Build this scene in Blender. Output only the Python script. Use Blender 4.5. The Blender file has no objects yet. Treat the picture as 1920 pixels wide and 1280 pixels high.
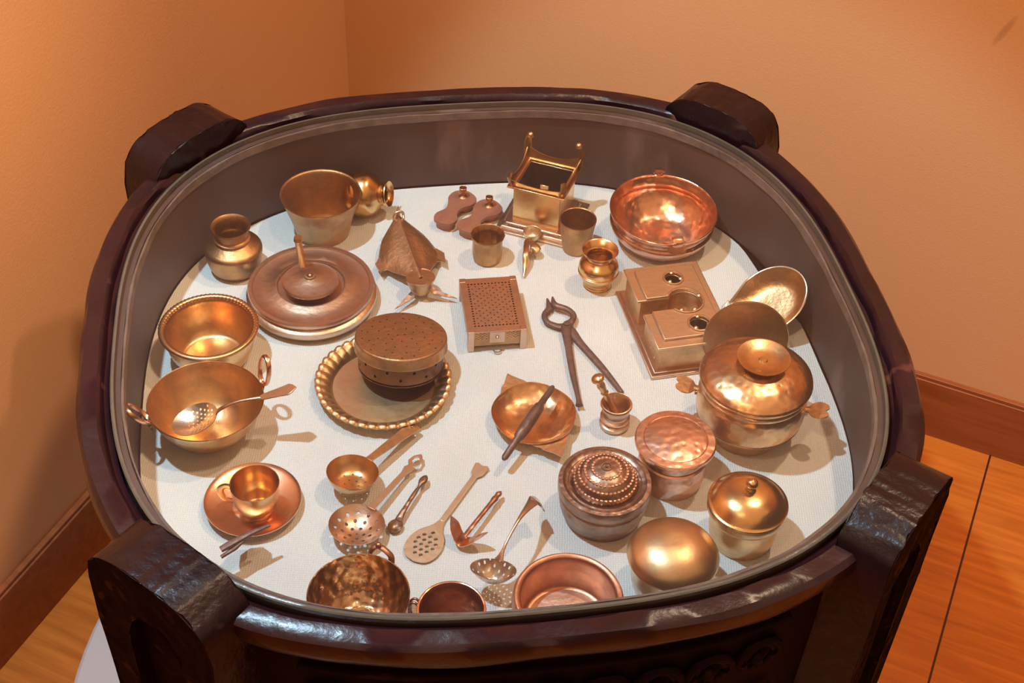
import bpy, bmesh, math, random
from mathutils import Vector, Matrix, noise
from mathutils.geometry import delaunay_2d_cdt
random.seed(4)
PI = math.pi
col = bpy.context.scene.collection
scn = bpy.context.scene

# ------------------------------------------------------------------ camera
FPX, PITCH, ROLL, CAMZ = 2626.66, math.radians(42.807), math.radians(2.6334), 1.65
_F = Vector((0, math.cos(PITCH), -math.sin(PITCH)))
_r = Vector((1, 0, 0)); _u = _r.cross(_F)
_R = _r * math.cos(ROLL) + _u * math.sin(ROLL)
_U = -_r * math.sin(ROLL) + _u * math.cos(ROLL)
cam_d = bpy.data.cameras.new('camera'); cam = bpy.data.objects.new('camera', cam_d); col.objects.link(cam)
cam_d.sensor_width = 36; cam_d.lens = FPX / 1920 * 36; cam_d.clip_start = .02
m = Matrix.Identity(4)
for i in range(3):
    m[i][0] = _R[i]; m[i][1] = _U[i]; m[i][2] = -_F[i]
m[2][3] = CAMZ
cam.matrix_world = m
scn.camera = cam
# ------------------------------------------------------------------ world, lamps, exposure
w = bpy.data.worlds.new('world'); scn.world = w; w.use_nodes = True
_N = w.node_tree.nodes; _L = w.node_tree.links; _b = _N['Background']   # a warm lit ceiling above, a dim hall all round
_b.inputs[0].default_value = (1.0, .52, .25, 1)
_tc = _N.new('ShaderNodeTexCoord'); _s = _N.new('ShaderNodeSeparateXYZ'); _L.new(_tc.outputs['Generated'], _s.inputs[0])
_m = _N.new('ShaderNodeMapRange'); _m.interpolation_type = 'SMOOTHSTEP'
_m.inputs['From Min'].default_value = .0; _m.inputs['From Max'].default_value = .75
_m.inputs['To Min'].default_value = .14; _m.inputs['To Max'].default_value = .85
_L.new(_s.outputs['Z'], _m.inputs[0]); _L.new(_m.outputs[0], _b.inputs[1])
def spot(name, loc, target, power, colr, size=.03, angle=70, blend=.6):
    l = bpy.data.lights.new(name, 'SPOT'); l.energy = power; l.color = colr
    l.shadow_soft_size = size; l.spot_size = math.radians(angle); l.spot_blend = blend
    o = bpy.data.objects.new(name, l); col.objects.link(o); o.location = loc
    o.rotation_euler = (Vector(target) - Vector(loc)).to_track_quat('-Z', 'Y').to_euler()
    return o
spot('ceiling_spot', (-.66, 1.0, 2.55), (-.05, 1.12, .62), 134, (.60, .88, 1.08), .03, 44, .25)
spot('ceiling_spot', (.70, 1.36, 2.55), (.05, 1.05, .62), 60, (1, .70, .46), .035, 80, .5)
spot('added_wall_fill', (.45, .75, 2.9), (-1.05, 1.0, .62), 235, (1, .64, .38), .08, 38, .9)  # added unseen fill that brightens the left wall
spot('added_wall_fill', (-.35, .0, 2.6), (.70, 1.9, .98), 120, (1, .62, .34), .08, 56, .9)  # likewise added, unseen, to lift the right wall
scn.view_settings.view_transform = 'Standard'; scn.view_settings.look = 'None'
scn.view_settings.exposure = 0.10; scn.view_settings.gamma = 1; scn.view_settings.use_curve_mapping = False

# ------------------------------------------------------------------ measuring
CX, CY = -.020, 1.053        # centre of the drum
ZC, ZR, ZG = .605, .72, .712 # cloth, rim top, glass underside
def at(px, py, h=0.0, base=ZC):
    z = base + h
    d = _F * FPX + _R * (px - 960) - _U * (py - 640)
    t = (z - CAMZ) / d.z
    return Vector((d.x * t, d.y * t, z))
def mpp(px, py, h=0.0):
    p = at(px, py, h) - Vector((0, 0, CAMZ))
    return p.dot(_F) / FPX
def seat(px, py, h):         # point of the cloth under something seen at (px,py) that is h above it
    p = at(px, py, h); return Vector((p.x, p.y, ZC))
def heading(a, b, h=0.0):
    d = at(*b, h) - at(*a, h); return math.atan2(d.y, d.x)

# ------------------------------------------------------------------ materials
def mat(name, colr, rough=.4, metal=0.0, nscale=40, nvar=.25, col2=None, bump=0.0, bscale=60, vor=0.0, vscale=90,
        rvar=.12, coat=0.0, stretch=None, spec=.5, wear=None):
    M = bpy.data.materials.new(name); M.use_nodes = True
    nt = M.node_tree; N = nt.nodes; L = nt.links; b = N['Principled BSDF']
    tc = N.new('ShaderNodeTexCoord'); vec = tc.outputs['Object']
    if stretch:
        mp = N.new('ShaderNodeMapping'); mp.inputs['Scale'].default_value = stretch; L.new(vec, mp.inputs[0]); vec = mp.outputs[0]
    n = N.new('ShaderNodeTexNoise'); n.inputs['Scale'].default_value = nscale; n.inputs['Detail'].default_value = 8; n.inputs['Roughness'].default_value = .62
    L.new(vec, n.inputs['Vector'])
    r = N.new('ShaderNodeValToRGB'); r.color_ramp.elements[0].position = .32; r.color_ramp.elements[1].position = .68
    c2 = col2 or tuple(c * (1 - nvar) for c in colr)
    r.color_ramp.elements[0].color = (*c2, 1); r.color_ramp.elements[1].color = (*colr, 1)
    L.new(n.outputs['Fac'], r.inputs[0])
    out = r.outputs[0]
    if wear:
        n3 = N.new('ShaderNodeTexNoise'); n3.inputs['Scale'].default_value = wear[1]; n3.inputs['Detail'].default_value = 10
        L.new(vec, n3.inputs['Vector'])
        r3 = N.new('ShaderNodeValToRGB'); r3.color_ramp.elements[0].position = wear[2]; r3.color_ramp.elements[1].position = wear[2] + .06
        L.new(n3.outputs['Fac'], r3.inputs[0])
        mx = N.new('ShaderNodeMix'); mx.data_type = 'RGBA'; L.new(r3.outputs[0], mx.inputs[0]); L.new(out, mx.inputs[6]); mx.inputs[7].default_value = (*wear[0], 1)
        out = mx.outputs[2]
    L.new(out, b.inputs['Base Color'])
    b.inputs['Metallic'].default_value = metal
    b.inputs['Specular IOR Level'].default_value = spec
    mr = N.new('ShaderNodeMapRange'); mr.inputs['To Min'].default_value = max(.03, rough + rvar); mr.inputs['To Max'].default_value = max(.03, rough - rvar)
    L.new(n.outputs['Fac'], mr.inputs[0]); L.new(mr.outputs[0], b.inputs['Roughness'])
    b.inputs['Coat Weight'].default_value = coat
    prev = None
    if bump:
        n2 = N.new('ShaderNodeTexNoise'); n2.inputs['Scale'].default_value = bscale; n2.inputs['Detail'].default_value = 6; L.new(vec, n2.inputs['Vector'])
        bp = N.new('ShaderNodeBump'); bp.inputs['Strength'].default_value = bump; bp.inputs['Distance'].default_value = .002
        L.new(n2.outputs['Fac'], bp.inputs['Height']); prev = bp
    if vor:
        v = N.new('ShaderNodeTexVoronoi'); v.inputs['Scale'].default_value = vscale; v.feature = 'SMOOTH_F1'; L.new(vec, v.inputs['Vector'])
        bp = N.new('ShaderNodeBump'); bp.inputs['Strength'].default_value = vor; bp.inputs['Distance'].default_value = .004
        L.new(v.outputs['Distance'], bp.inputs['Height'])
        if prev: L.new(prev.outputs[0], bp.inputs['Normal'])
        prev = bp
    if prev: L.new(prev.outputs[0], b.inputs['Normal'])
    return M
MT = {}
MT['brass'] = mat('brass', (.84, .53, .27), .30, 1, 60, .3, bump=.12, bscale=110)
MT['brass_gold'] = mat('brass_gold', (.88, .56, .26), .24, 1, 60, .25, bump=.1, bscale=90)
MT['brass_dull'] = mat('brass_dull', (.80, .50, .26), .42, 1, 45, .4, bump=.35, bscale=160)
MT['brass_pale'] = mat('brass_pale', (.86, .66, .46), .4, 1, 60, .25, bump=.15, bscale=140)
MT['brass_hammer'] = mat('brass_hammer', (.86, .52, .28), .29, 1, 50, .35, vor=.18, vscale=130)
MT['brass_tarnished'] = mat('brass_tarnished', (.60, .34, .155), .42, 1, 50, .35, bump=.2, bscale=200)
MT['bronze'] = mat('bronze', (.78, .55, .41), .36, 1, 35, .3, bump=.25, bscale=120)
MT['bronze_dark'] = mat('bronze_dark', (.46, .30, .23), .4, 1, 45, .45, vor=.25, vscale=170)
MT['copper'] = mat('copper', (.90, .50, .34), .25, 1, 55, .3, vor=.22, vscale=110)
MT['copper_worn'] = mat('copper_worn', (.92, .56, .42), .36, 1, 38, .35, vor=.25, vscale=150)
MT['copper_dark'] = mat('copper_dark', (.62, .32, .22), .4, 1, 45, .4, vor=.3, vscale=120)
MT['silver'] = mat('silver_plate', (.80, .68, .56), .3, 1, 80, .3, bump=.15, bscale=140)
MT['iron'] = mat('iron', (.24, .14, .11), .5, .6, 90, .4, bump=.5, bscale=160)
MT['clay_red'] = mat('clay_red', (.46, .19, .12), .5, .35, 60, .3, bump=.2, bscale=140)
MT['lacquer'] = mat('dark_lacquer', (.026, .0075, .011), .30, 0, 14, .5, bump=.8, bscale=38, coat=.15, rvar=.14, spec=.4, wear=((.09, .03, .022), 26, .68))
MT['lacquer_rough'] = mat('rough_lacquer', (.016, .005, .007), .30, 0, 18, .5, bump=1.0, bscale=55, coat=.12, spec=.3, rvar=.15, wear=((.035, .014, .010), 32, .66))
MT['panel'] = mat('dark_panel', (.014, .004, .0035), .6, 0, 12, .4, bump=.5, bscale=30, spec=.08, wear=((.028, .009, .007), 20, .64))
MT['carved'] = mat('carved_wood', (.016, .005, .004), .75, 0, 22, .5, bump=1.0, bscale=60, spec=.06, rvar=.1, wear=((.05, .020, .013), 45, .62))
MT['lining'] = mat('drum_lining', (.090, .045, .034), .6, 0, 7, .45, bump=.25, bscale=45, rvar=.1, wear=((.15, .09, .07), 9, .62), stretch=(1, 1, .35))
MT['putty'] = mat('putty', (.18, .12, .095), .55, 0, 50, .5, bump=.5, bscale=90)
MT['white'] = mat('white_paint', (.62, .55, .52), .6, 0, 6, .06)

def nodes_mat(name):
    M = bpy.data.materials.new(name); M.use_nodes = True
    return M, M.node_tree.nodes, M.node_tree.links, M.node_tree.nodes['Principled BSDF']
def cloth_mat():
    M, N, L, b = nodes_mat('white_cloth')
    tc = N.new('ShaderNodeTexCoord')
    n = N.new('ShaderNodeTexNoise'); n.inputs['Scale'].default_value = 9; n.inputs['Detail'].default_value = 5; L.new(tc.outputs['Object'], n.inputs[0])
    r = N.new('ShaderNodeValToRGB'); r.color_ramp.elements[0].color = (.66, .67, .67, 1); r.color_ramp.elements[1].color = (.72, .73, .73, 1)
    r.color_ramp.elements[0].position = .35; r.color_ramp.elements[1].position = .65
    L.new(n.outputs[0], r.inputs[0]); L.new(r.outputs[0], b.inputs['Base Color'])
    b.inputs['Roughness'].default_value = .95; b.inputs['Specular IOR Level'].default_value = .1
    w1 = N.new('ShaderNodeTexWave'); w1.inputs['Scale'].default_value = 130; w1.inputs['Distortion'].default_value = 2.5; w1.inputs['Detail'].default_value = 2; L.new(tc.outputs['Object'], w1.inputs[0])
    w2 = N.new('ShaderNodeTexWave'); w2.bands_direction = 'Y'; w2.inputs['Scale'].default_value = 130; w2.inputs['Distortion'].default_value = 2.5; L.new(tc.outputs['Object'], w2.inputs[0])
    ad = N.new('ShaderNodeMath'); ad.operation = 'MULTIPLY'; L.new(w1.outputs['Fac'], ad.inputs[0]); L.new(w2.outputs['Fac'], ad.inputs[1])
    bp = N.new('ShaderNodeBump'); bp.inputs['Strength'].default_value = .5; bp.inputs['Distance'].default_value = .0012; L.new(ad.outputs[0], bp.inputs['Height'])
    L.new(bp.outputs[0], b.inputs['Normal'])
    return M
def wall_mat(smudge=None):
    M, N, L, b = nodes_mat('ochre_wall_paint')
    tc = N.new('ShaderNodeTexCoord')
    n = N.new('ShaderNodeTexNoise'); n.inputs['Scale'].default_value = 1.6; n.inputs['Detail'].default_value = 4; L.new(tc.outputs['Object'], n.inputs[0])
    r = N.new('ShaderNodeValToRGB'); r.color_ramp.elements[0].color = (.68, .385, .185, 1); r.color_ramp.elements[1].color = (.72, .400, .200, 1)
    r.color_ramp.elements[0].position = .35; r.color_ramp.elements[1].position = .65
    L.new(n.outputs[0], r.inputs[0]); out = r.outputs[0]
    if smudge:   # a small scuff on the paint
        sb = N.new('ShaderNodeVectorMath'); sb.operation = 'SUBTRACT'; L.new(tc.outputs['Object'], sb.inputs[0]); sb.inputs[1].default_value = smudge
        dt = []
        for ax_, k_ in (((dR.x * .93, dR.y * .93, -.37), 190), ((dR.x * .37, dR.y * .37, .93), 38)):
            q_ = N.new('ShaderNodeVectorMath'); q_.operation = 'DOT_PRODUCT'; L.new(sb.outputs[0], q_.inputs[0]); q_.inputs[1].default_value = [c_ * k_ for c_ in ax_]
            p_ = N.new('ShaderNodeMath'); p_.operation = 'POWER'; ab = N.new('ShaderNodeMath'); ab.operation = 'ABSOLUTE'; L.new(q_.outputs['Value'], ab.inputs[0]); L.new(ab.outputs[0], p_.inputs[0]); p_.inputs[1].default_value = 2; dt.append(p_)
        sm = N.new('ShaderNodeMath'); L.new(dt[0].outputs[0], sm.inputs[0]); L.new(dt[1].outputs[0], sm.inputs[1])
        mr = N.new('ShaderNodeMapRange'); mr.inputs['From Min'].default_value = 1.3; mr.inputs['From Max'].default_value = .2; mr.inputs['To Max'].default_value = .4; L.new(sm.outputs[0], mr.inputs[0])
        mx = N.new('ShaderNodeMix'); mx.data_type = 'RGBA'; L.new(mr.outputs[0], mx.inputs[0]); L.new(out, mx.inputs[6]); mx.inputs[7].default_value = (.30, .15, .06, 1); out = mx.outputs[2]
    L.new(out, b.inputs['Base Color'])
    b.inputs['Roughness'].default_value = .6; b.inputs['Specular IOR Level'].default_value = .3
    n2 = N.new('ShaderNodeTexNoise'); n2.inputs['Scale'].default_value = 320; n2.inputs['Detail'].default_value = 6; L.new(tc.outputs['Object'], n2.inputs[0])
    bp = N.new('ShaderNodeBump'); bp.inputs['Strength'].default_value = .14; bp.inputs['Distance'].default_value = .002; L.new(n2.outputs[0], bp.inputs['Height'])
    L.new(bp.outputs[0], b.inputs['Normal'])
    return M
def wood_mat(name, ca, cb, ang, seam=None, rough=.35, dirv=None):
    M, N, L, b = nodes_mat(name)
    tc = N.new('ShaderNodeTexCoord')
    mp = N.new('ShaderNodeMapping'); mp.vector_type = 'POINT'; mp.inputs['Rotation'].default_value = (0, 0, -ang); L.new(tc.outputs['Object'], mp.inputs[0])
    mp2 = N.new('ShaderNodeMapping'); mp2.inputs['Scale'].default_value = dirv or (1, 14, 14); L.new(mp.outputs[0], mp2.inputs[0])
    n = N.new('ShaderNodeTexNoise'); n.inputs['Scale'].default_value = 5; n.inputs['Detail'].default_value = 9; n.inputs['Roughness'].default_value = .6; n.inputs['Distortion'].default_value = .4; L.new(mp2.outputs[0], n.inputs[0])
    r = N.new('ShaderNodeValToRGB'); r.color_ramp.elements[0].color = (*ca, 1); r.color_ramp.elements[1].color = (*cb, 1)
    r.color_ramp.elements[0].position = .32; r.color_ramp.elements[1].position = .66
    L.new(n.outputs[0], r.inputs[0]); out = r.outputs[0]
    if seam:
        sp = N.new('ShaderNodeSeparateXYZ'); L.new(mp.outputs[0], sp.inputs[0])
        a = N.new('ShaderNodeMath'); a.operation = 'SUBTRACT'; L.new(sp.outputs['X'], a.inputs[0]); a.inputs[1].default_value = seam[0]
        bq = N.new('ShaderNodeMath'); bq.operation = 'PINGPONG'; L.new(a.outputs[0], bq.inputs[0]); bq.inputs[1].default_value = seam[1] / 2
        g = N.new('ShaderNodeMath'); g.operation = 'LESS_THAN'; L.new(bq.outputs[0], g.inputs[0]); g.inputs[1].default_value = .0016
        mx = N.new('ShaderNodeMix'); mx.data_type = 'RGBA'; L.new(g.outputs[0], mx.inputs[0]); L.new(out, mx.inputs[6]); mx.inputs[7].default_value = (.06, .014, .004, 1); out = mx.outputs[2]
    L.new(out, b.inputs['Base Color']); b.inputs['Roughness'].default_value = rough
    bp = N.new('ShaderNodeBump'); bp.inputs['Strength'].default_value = .1; bp.inputs['Distance'].default_value = .002; L.new(n.outputs[0], bp.inputs['Height']); L.new(bp.outputs[0], b.inputs['Normal'])
    return M
def glass_mat():
    M = bpy.data.materials.new('clear_glass'); M.use_nodes = True
    N = M.node_tree.nodes; L = M.node_tree.links; N.remove(N['Principled BSDF'])
    o = N['Material Output']
    t = N.new('ShaderNodeBsdfTransparent'); t.inputs[0].default_value = (.965, .97, .955, 1)
    g = N.new('ShaderNodeBsdfGlossy'); g.inputs['Roughness'].default_value = .02
    f = N.new('ShaderNodeFresnel'); f.inputs[0].default_value = 1.45
    ge = N.new('ShaderNodeNewGeometry'); iv = N.new('ShaderNodeMath'); iv.operation = 'SUBTRACT'; iv.inputs[0].default_value = 1; L.new(ge.outputs['Backfacing'], iv.inputs[1])
    ml = N.new('ShaderNodeMath'); ml.operation = 'MULTIPLY'; L.new(f.outputs[0], ml.inputs[0]); L.new(iv.outputs[0], ml.inputs[1])   # reflect off the upper face only
    mx = N.new('ShaderNodeMixShader'); L.new(ml.outputs[0], mx.inputs[0]); L.new(t.outputs[0], mx.inputs[1]); L.new(g.outputs[0], mx.inputs[2])
    d = N.new('ShaderNodeBsdfDiffuse'); d.inputs[0].default_value = (.8, .8, .85, 1)   # a film of dust
    tc = N.new('ShaderNodeTexCoord'); n = N.new('ShaderNodeTexNoise'); n.inputs['Scale'].default_value = 7; n.inputs['Detail'].default_value = 6; L.new(tc.outputs['Object'], n.inputs[0])
    mr = N.new('ShaderNodeMapRange'); mr.inputs['From Min'].default_value = .35; mr.inputs['From Max'].default_value = .75; mr.inputs['To Min'].default_value = .002; mr.inputs['To Max'].default_value = .009; L.new(n.outputs[0], mr.inputs[0])
    m2 = N.new('ShaderNodeMixShader'); L.new(mr.outputs[0], m2.inputs[0]); L.new(mx.outputs[0], m2.inputs[1]); L.new(d.outputs[0], m2.inputs[2])
    L.new(m2.outputs[0], o.inputs[0])
    return M
MT['cloth'] = cloth_mat(); MT['wall'] = wall_mat(); MT['glass'] = glass_mat()
MT['glass_edge'] = mat('glass_edge', (.12, .105, .078), .3, 0, 30, .3, bump=.3, bscale=120)

# ------------------------------------------------------------------ mesh building
def catmull(p, n=5):
    out = []
    for i in range(len(p) - 1):
        a = p[max(i - 1, 0)]; b = p[i]; c = p[i + 1]; d = p[min(i + 2, len(p) - 1)]
        for k in range(n):
            t = k / n
            out.append(tuple(.5 * ((2 * b[j]) + (-a[j] + c[j]) * t + (2 * a[j] - 5 * b[j] + 4 * c[j] - d[j]) * t * t + (-a[j] + 3 * b[j] - 3 * c[j] + d[j]) * t ** 3) for j in range(len(b))))
    out.append(tuple(p[-1])); return out
def shellprof(prof, t, lip=0.0):
    """outer profile from the axis to the rim -> closed profile with wall thickness t"""
    P = [Vector(q) for q in prof]; inner = []
    for i, q in enumerate(P):
        a = P[max(i - 1, 0)]; b = P[min(i + 1, len(P) - 1)]
        d = (b - a); d = d.normalized() if d.length > 1e-9 else Vector((1, 0))
        nrm = Vector((-d.y, d.x)) * t
        r = q.x + nrm.x
        inner.append((max(0.0, r) if q.x > 1e-6 else 0.0, q.y + nrm.y))
    top = P[-1]; ti = inner[-1]
    midp = ((top.x + ti[0]) / 2, max(top.y, ti[1]) + t * .35)
    return [tuple(q) for q in P] + [midp] + inner[::-1]
class MB:
    def __init__(s): s.v = []; s.f = []
    def add(s, vs, fs, T=None):
        o = len(s.v); s.v += [tuple(T @ Vector(v)) if T else tuple(v) for v in vs]; s.f += [tuple(i + o for i in f) for f in fs]; return s
    def lathe(s, prof, seg=56, T=None, mod=None, a0=0, closed=False):
        vs = []; fs = []; rows = []
        for (r, z) in prof:
            if r < 1e-6 and not mod:
                rows.append([len(vs)]); vs.append((0, 0, z))
            else:
                row = []
                for k in range(seg):
                    th = a0 + 2 * PI * k / seg; rr, zz = (r, z) if not mod else mod(th, r, z)
                    row.append(len(vs)); vs.append((rr * math.cos(th), rr * math.sin(th), zz))
                rows.append(row)
        pairs = list(zip(rows, rows[1:])) + ([(rows[-1], rows[0])] if closed else [])
        for A, B in pairs:
            for k in range(seg):
                k2 = (k + 1) % seg
                if len(A) == 1 and len(B) == 1: continue
                if len(A) == 1: fs.append((A[0], B[k2], B[k]))
                elif len(B) == 1: fs.append((A[k], A[k2], B[0]))
                else: fs.append((A[k], A[k2], B[k2], B[k]))
        return s.add(vs, fs, T)
    def sweep(s, pts, rad, seg=12, T=None, up=(0, 0, 1), smooth=0, closed=False, cap=True):
        rad = [(q, q) if not isinstance(q, tuple) else q for q in (rad if isinstance(rad, list) else [rad] * len(pts))]
        if smooth:
            q = catmull([tuple(p) + r for p, r in zip(pts, rad)], smooth); pts = [x[:3] for x in q]; rad = [(max(1e-5, x[3]), max(1e-5, x[4])) for x in q]
        P = [Vector(p) for p in pts]; vs = []; fs = []; n = len(P); upv = Vector(up)
        for i in range(n):
            a = P[i - 1] if (i or closed) else P[0]; b = P[(i + 1) % n] if (i < n - 1 or closed) else P[-1]
            t = (b - a).normalized(); sd = t.cross(upv)
            if sd.length < .05: sd = t.cross(Vector((0, 1, .01)))
            sd.normalize(); u2 = sd.cross(t).normalized()
            for k in range(seg):
                th = 2 * PI * k / seg
                vs.append(P[i] + sd * (math.cos(th) * rad[i][0]) + u2 * (math.sin(th) * rad[i][1]))
        for i in range(n if closed else n - 1):
            for k in range(seg):
                a = i * seg + k; b = i * seg + (k + 1) % seg; j = ((i + 1) % n) * seg
                fs.append((a, j + k, j + (k + 1) % seg, b))
        if cap and not closed:
            fs.append(tuple(range(seg))); fs.append(tuple(range((n - 1) * seg, n * seg))[::-1])
        return s.add(vs, fs, T)
    def ball(s, c, r, seg=16, sc=(1, 1, 1), T=None):
        n = seg // 2; vs = [(c[0], c[1], c[2] - r * sc[2])]; fs = []
        for i in range(1, n):
            ph = PI * i / n
            for k in range(seg):
                th = 2 * PI * k / seg
                vs.append((c[0] + r * sc[0] * math.sin(ph) * math.cos(th), c[1] + r * sc[1] * math.sin(ph) * math.sin(th), c[2] - r * sc[2] * math.cos(ph)))
        vs.append((c[0], c[1], c[2] + r * sc[2]))
        for k in range(seg):
            fs.append((0, 1 + (k + 1) % seg, 1 + k)); e = 1 + (n - 2) * seg; fs.append((e + k, e + (k + 1) % seg, len(vs) - 1))
        for i in range(n - 2):
            for k in range(seg):
                a = 1 + i * seg; fs.append((a + k, a + (k + 1) % seg, a + seg + (k + 1) % seg, a + seg + k))
        return s.add(vs, fs, T)
    def box(s, x0, x1, y0, y1, z0, z1, T=None, top=1.0):
        cx, cy = (x0 + x1) / 2, (y0 + y1) / 2
        vs = []
        for z, k in ((z0, 1), (z1, top)):
            for x, y in ((x0, y0), (x1, y0), (x1, y1), (x0, y1)): vs.append((cx + (x - cx) * k, cy + (y - cy) * k, z))
        return s.add(vs, [(0, 3, 2, 1), (4, 5, 6, 7), (0, 1, 5, 4), (1, 2, 6, 5), (2, 3, 7, 6), (3, 0, 4, 7)], T)
    def sheet(s, outline, holes=(), t=.001, z=0.0, zf=None, grid=0.0, T=None, warp=None):
        pts = [Vector(p) for p in outline]; ed = [(i, (i + 1) % len(outline)) for i in range(len(outline))]
        for h in holes:
            o = len(pts); pts += [Vector(p) for p in h]; ed += [(o + i, o + (i + 1) % len(h)) for i in range(len(h))]
        def inside(x, y, poly):
            c = False; j = len(poly) - 1
            for i in range(len(poly)):
                xi, yi = poly[i]; xj, yj = poly[j]
                if (yi > y) != (yj > y) and x < (xj - xi) * (y - yi) / (yj - yi) + xi: c = not c
                j = i
            return c
        if grid:
            xs = [p[0] for p in outline]; ys = [p[1] for p in outline]
            x = min(xs) + grid / 2
            while x < max(xs):
                y = min(ys) + grid / 2
                while y < max(ys):
                    if inside(x, y, outline) and not any(inside(x, y, h) for h in holes): pts.append(Vector((x, y)))
                    y += grid
                x += grid
        V, E, F = delaunay_2d_cdt(pts, ed, [], 0, 1e-7)[:3]
        keep = []
        for f in F:
            cx = sum(V[i].x for i in f) / len(f); cy = sum(V[i].y for i in f) / len(f)
            if inside(cx, cy, outline) and not any(inside(cx, cy, h) for h in holes): keep.append(tuple(f))
        zf = zf or (lambda x, y: z); n = len(V)
        vs = [(p.x, p.y, zf(p.x, p.y)) for p in V] + [(p.x, p.y, zf(p.x, p.y) - t) for p in V]
        fs = list(keep) + [tuple(i + n for i in f[::-1]) for f in keep]
        cnt = {}
        for f in keep:
            for i in range(len(f)):
                a, b = f[i], f[(i + 1) % len(f)]; cnt[(a, b)] = 1
        for (a, b) in cnt:
            if (b, a) not in cnt: fs.append((b, a, a + n, b + n))
        if warp: vs = [warp(*v) for v in vs]
        return s.add(vs, fs, T)
    def mesh(s, name, m, sharp=38):
        me = bpy.data.meshes.new(name); me.from_pydata([tuple(v) for v in s.v], [], s.f); me.validate()
        b = bmesh.new(); b.from_mesh(me); loose = [v for v in b.verts if not v.link_faces]; bmesh.ops.delete(b, geom=loose, context='VERTS')
        bmesh.ops.recalc_face_normals(b, faces=b.faces); b.to_mesh(me); b.free()
        for p in me.polygons: p.use_smooth = True
        me.set_sharp_from_angle(angle=math.radians(sharp))
        me.materials.append(MT[m] if isinstance(m, str) else m); return me
    def obj(s, name, m, parent=None, loc=(0, 0, 0), rot=(0, 0, 0), bev=0, sharp=38, label=None, segs=2):
        o = bpy.data.objects.new(name, s.mesh(name, m, sharp)); col.objects.link(o); o.location = loc; o.rotation_euler = rot
        if parent: o.parent = parent
        if bev:
            q = o.modifiers.new('bevel', 'BEVEL'); q.width = bev; q.segments = segs; q.limit_method = 'ANGLE'; q.angle_limit = math.radians(30)
        if label: o['label'] = label
        return o
def circ(cx, cy, r, n=16, ry=None, a0=0): return [(cx + r * math.cos(a0 + 2 * PI * k / n), cy + (ry or r) * math.sin(a0 + 2 * PI * k / n)) for k in range(n)]
def rrect(x0, x1, y0, y1, r, n=4):
    out = []
    for cx, cy, a in ((x1 - r, y1 - r, 0), (x0 + r, y1 - r, 90), (x0 + r, y0 + r, 180), (x1 - r, y0 + r, 270)):
        for k in range(n + 1):
            th = math.radians(a + 90 * k / n); out.append((cx + r * math.cos(th), cy + r * math.sin(th)))
    return out
def tag(o, label, cat, group=None, kind=None):
    if label: o['label'] = label
    if cat: o['category'] = cat
    if group: o['group'] = group
    if kind: o['kind'] = kind
    return o
def thing(name, label, cat, loc=(0, 0, 0), rot=(0, 0, 0), group=None):
    o = bpy.data.objects.new(name, None); col.objects.link(o); o.empty_display_size = .02
    o.location = loc; o.rotation_euler = rot; return tag(o, label, cat, group)
def TR(x=0, y=0, z=0, rx=0, ry=0, rz=0):
    return Matrix.Translation((x, y, z)) @ Matrix.Rotation(rz, 4, 'Z') @ Matrix.Rotation(ry, 4, 'Y') @ Matrix.Rotation(rx, 4, 'X')

# ------------------------------------------------------------------ the room
WC = Vector((-.2959, 2.0230, 0)); YAW = .3938
dL = Vector((-math.sin(YAW), -math.cos(YAW), 0)); dR = Vector((math.cos(YAW), -math.sin(YAW), 0))
RM = Matrix(((dR.x, -dL.x, 0, WC.x), (dR.y, -dL.y, 0, WC.y), (0, 0, 1, 0), (0, 0, 0, 1)))   # x along right wall, y into the corner
BH = .118
MB().box(-.1, 0, -3.2, 0.1, 0, 3.2, RM).obj('wall_left', 'wall')['kind'] = 'structure'
_d = _F * FPX + _R * (1884 - 960) - _U * (58 - 640); _nn = Vector((math.sin(YAW), math.cos(YAW), 0))
_hit = Vector((0, 0, CAMZ)) + _d * ((WC - Vector((0, 0, CAMZ))).dot(_nn) / _d.dot(_nn))
MB().box(0, 3.4, 0, .1, 0, 3.2, RM).obj('wall_right', wall_mat(tuple(_hit)))['kind'] = 'structure'
fl = MB().box(-.1, 3.4, -3.2, .1, -.05, 0).obj('floor', wood_mat('floor_wood', (.42, .108, .012), (.62, .188, .024), 0, (1.172, 1.172), .32))
fl.matrix_world = RM; fl['kind'] = 'structure'
bw = wood_mat('baseboard_wood', (.24, .065, .018), (.34, .10, .030), 0, None, .38)
for nm, bx in (('baseboard_right', (.012, 3.4, -.012, 0)), ('baseboard_left', (0, .012, -3.2, 0))):
    q = MB().box(*bx, 0, BH - .006)
    if nm == 'baseboard_right': q.box(.012, 3.4, -.009, 0, BH - .006, BH)
    else: q.box(0, .009, -3.2, 0, BH - .006, BH)
    o = q.obj(nm, bw, bev=.001); o.matrix_world = RM; o['kind'] = 'structure'

# ------------------------------------------------------------------ the drum
A10 = math.radians(10); NS = 2.7; RS = .402
def sup(th, s=1.0):
    t = th - A10; return RS * s / (abs(math.cos(t)) ** NS + abs(math.sin(t)) ** NS) ** (1 / NS)
def ring(mb, prof, seg=160, closed=True, wob=0.0):
    vs = []; fs = []; n = len(prof)
    for k in range(seg):
        th = 2 * PI * k / seg
        for j, (sc, z) in enumerate(prof):
            r = sup(th, sc) + wob * noise.noise(Vector((math.cos(th) * 7, math.sin(th) * 7, j * 3.1)))
            vs.append((r * math.cos(th), r * math.sin(th), z + wob * .6 * noise.noise(Vector((math.cos(th) * 9, math.sin(th) * 9, 5 + j)))))
    for k in range(seg):
        for j in range(n if closed else n - 1):
            a = k * n + j; b = k * n + (j + 1) % n; k2 = ((k + 1) % seg) * n
            fs.append((a, k2 + j, k2 + (j + 1) % n, b))
    return mb.add(vs, fs)
bpy.context.view_layer.update()
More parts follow.
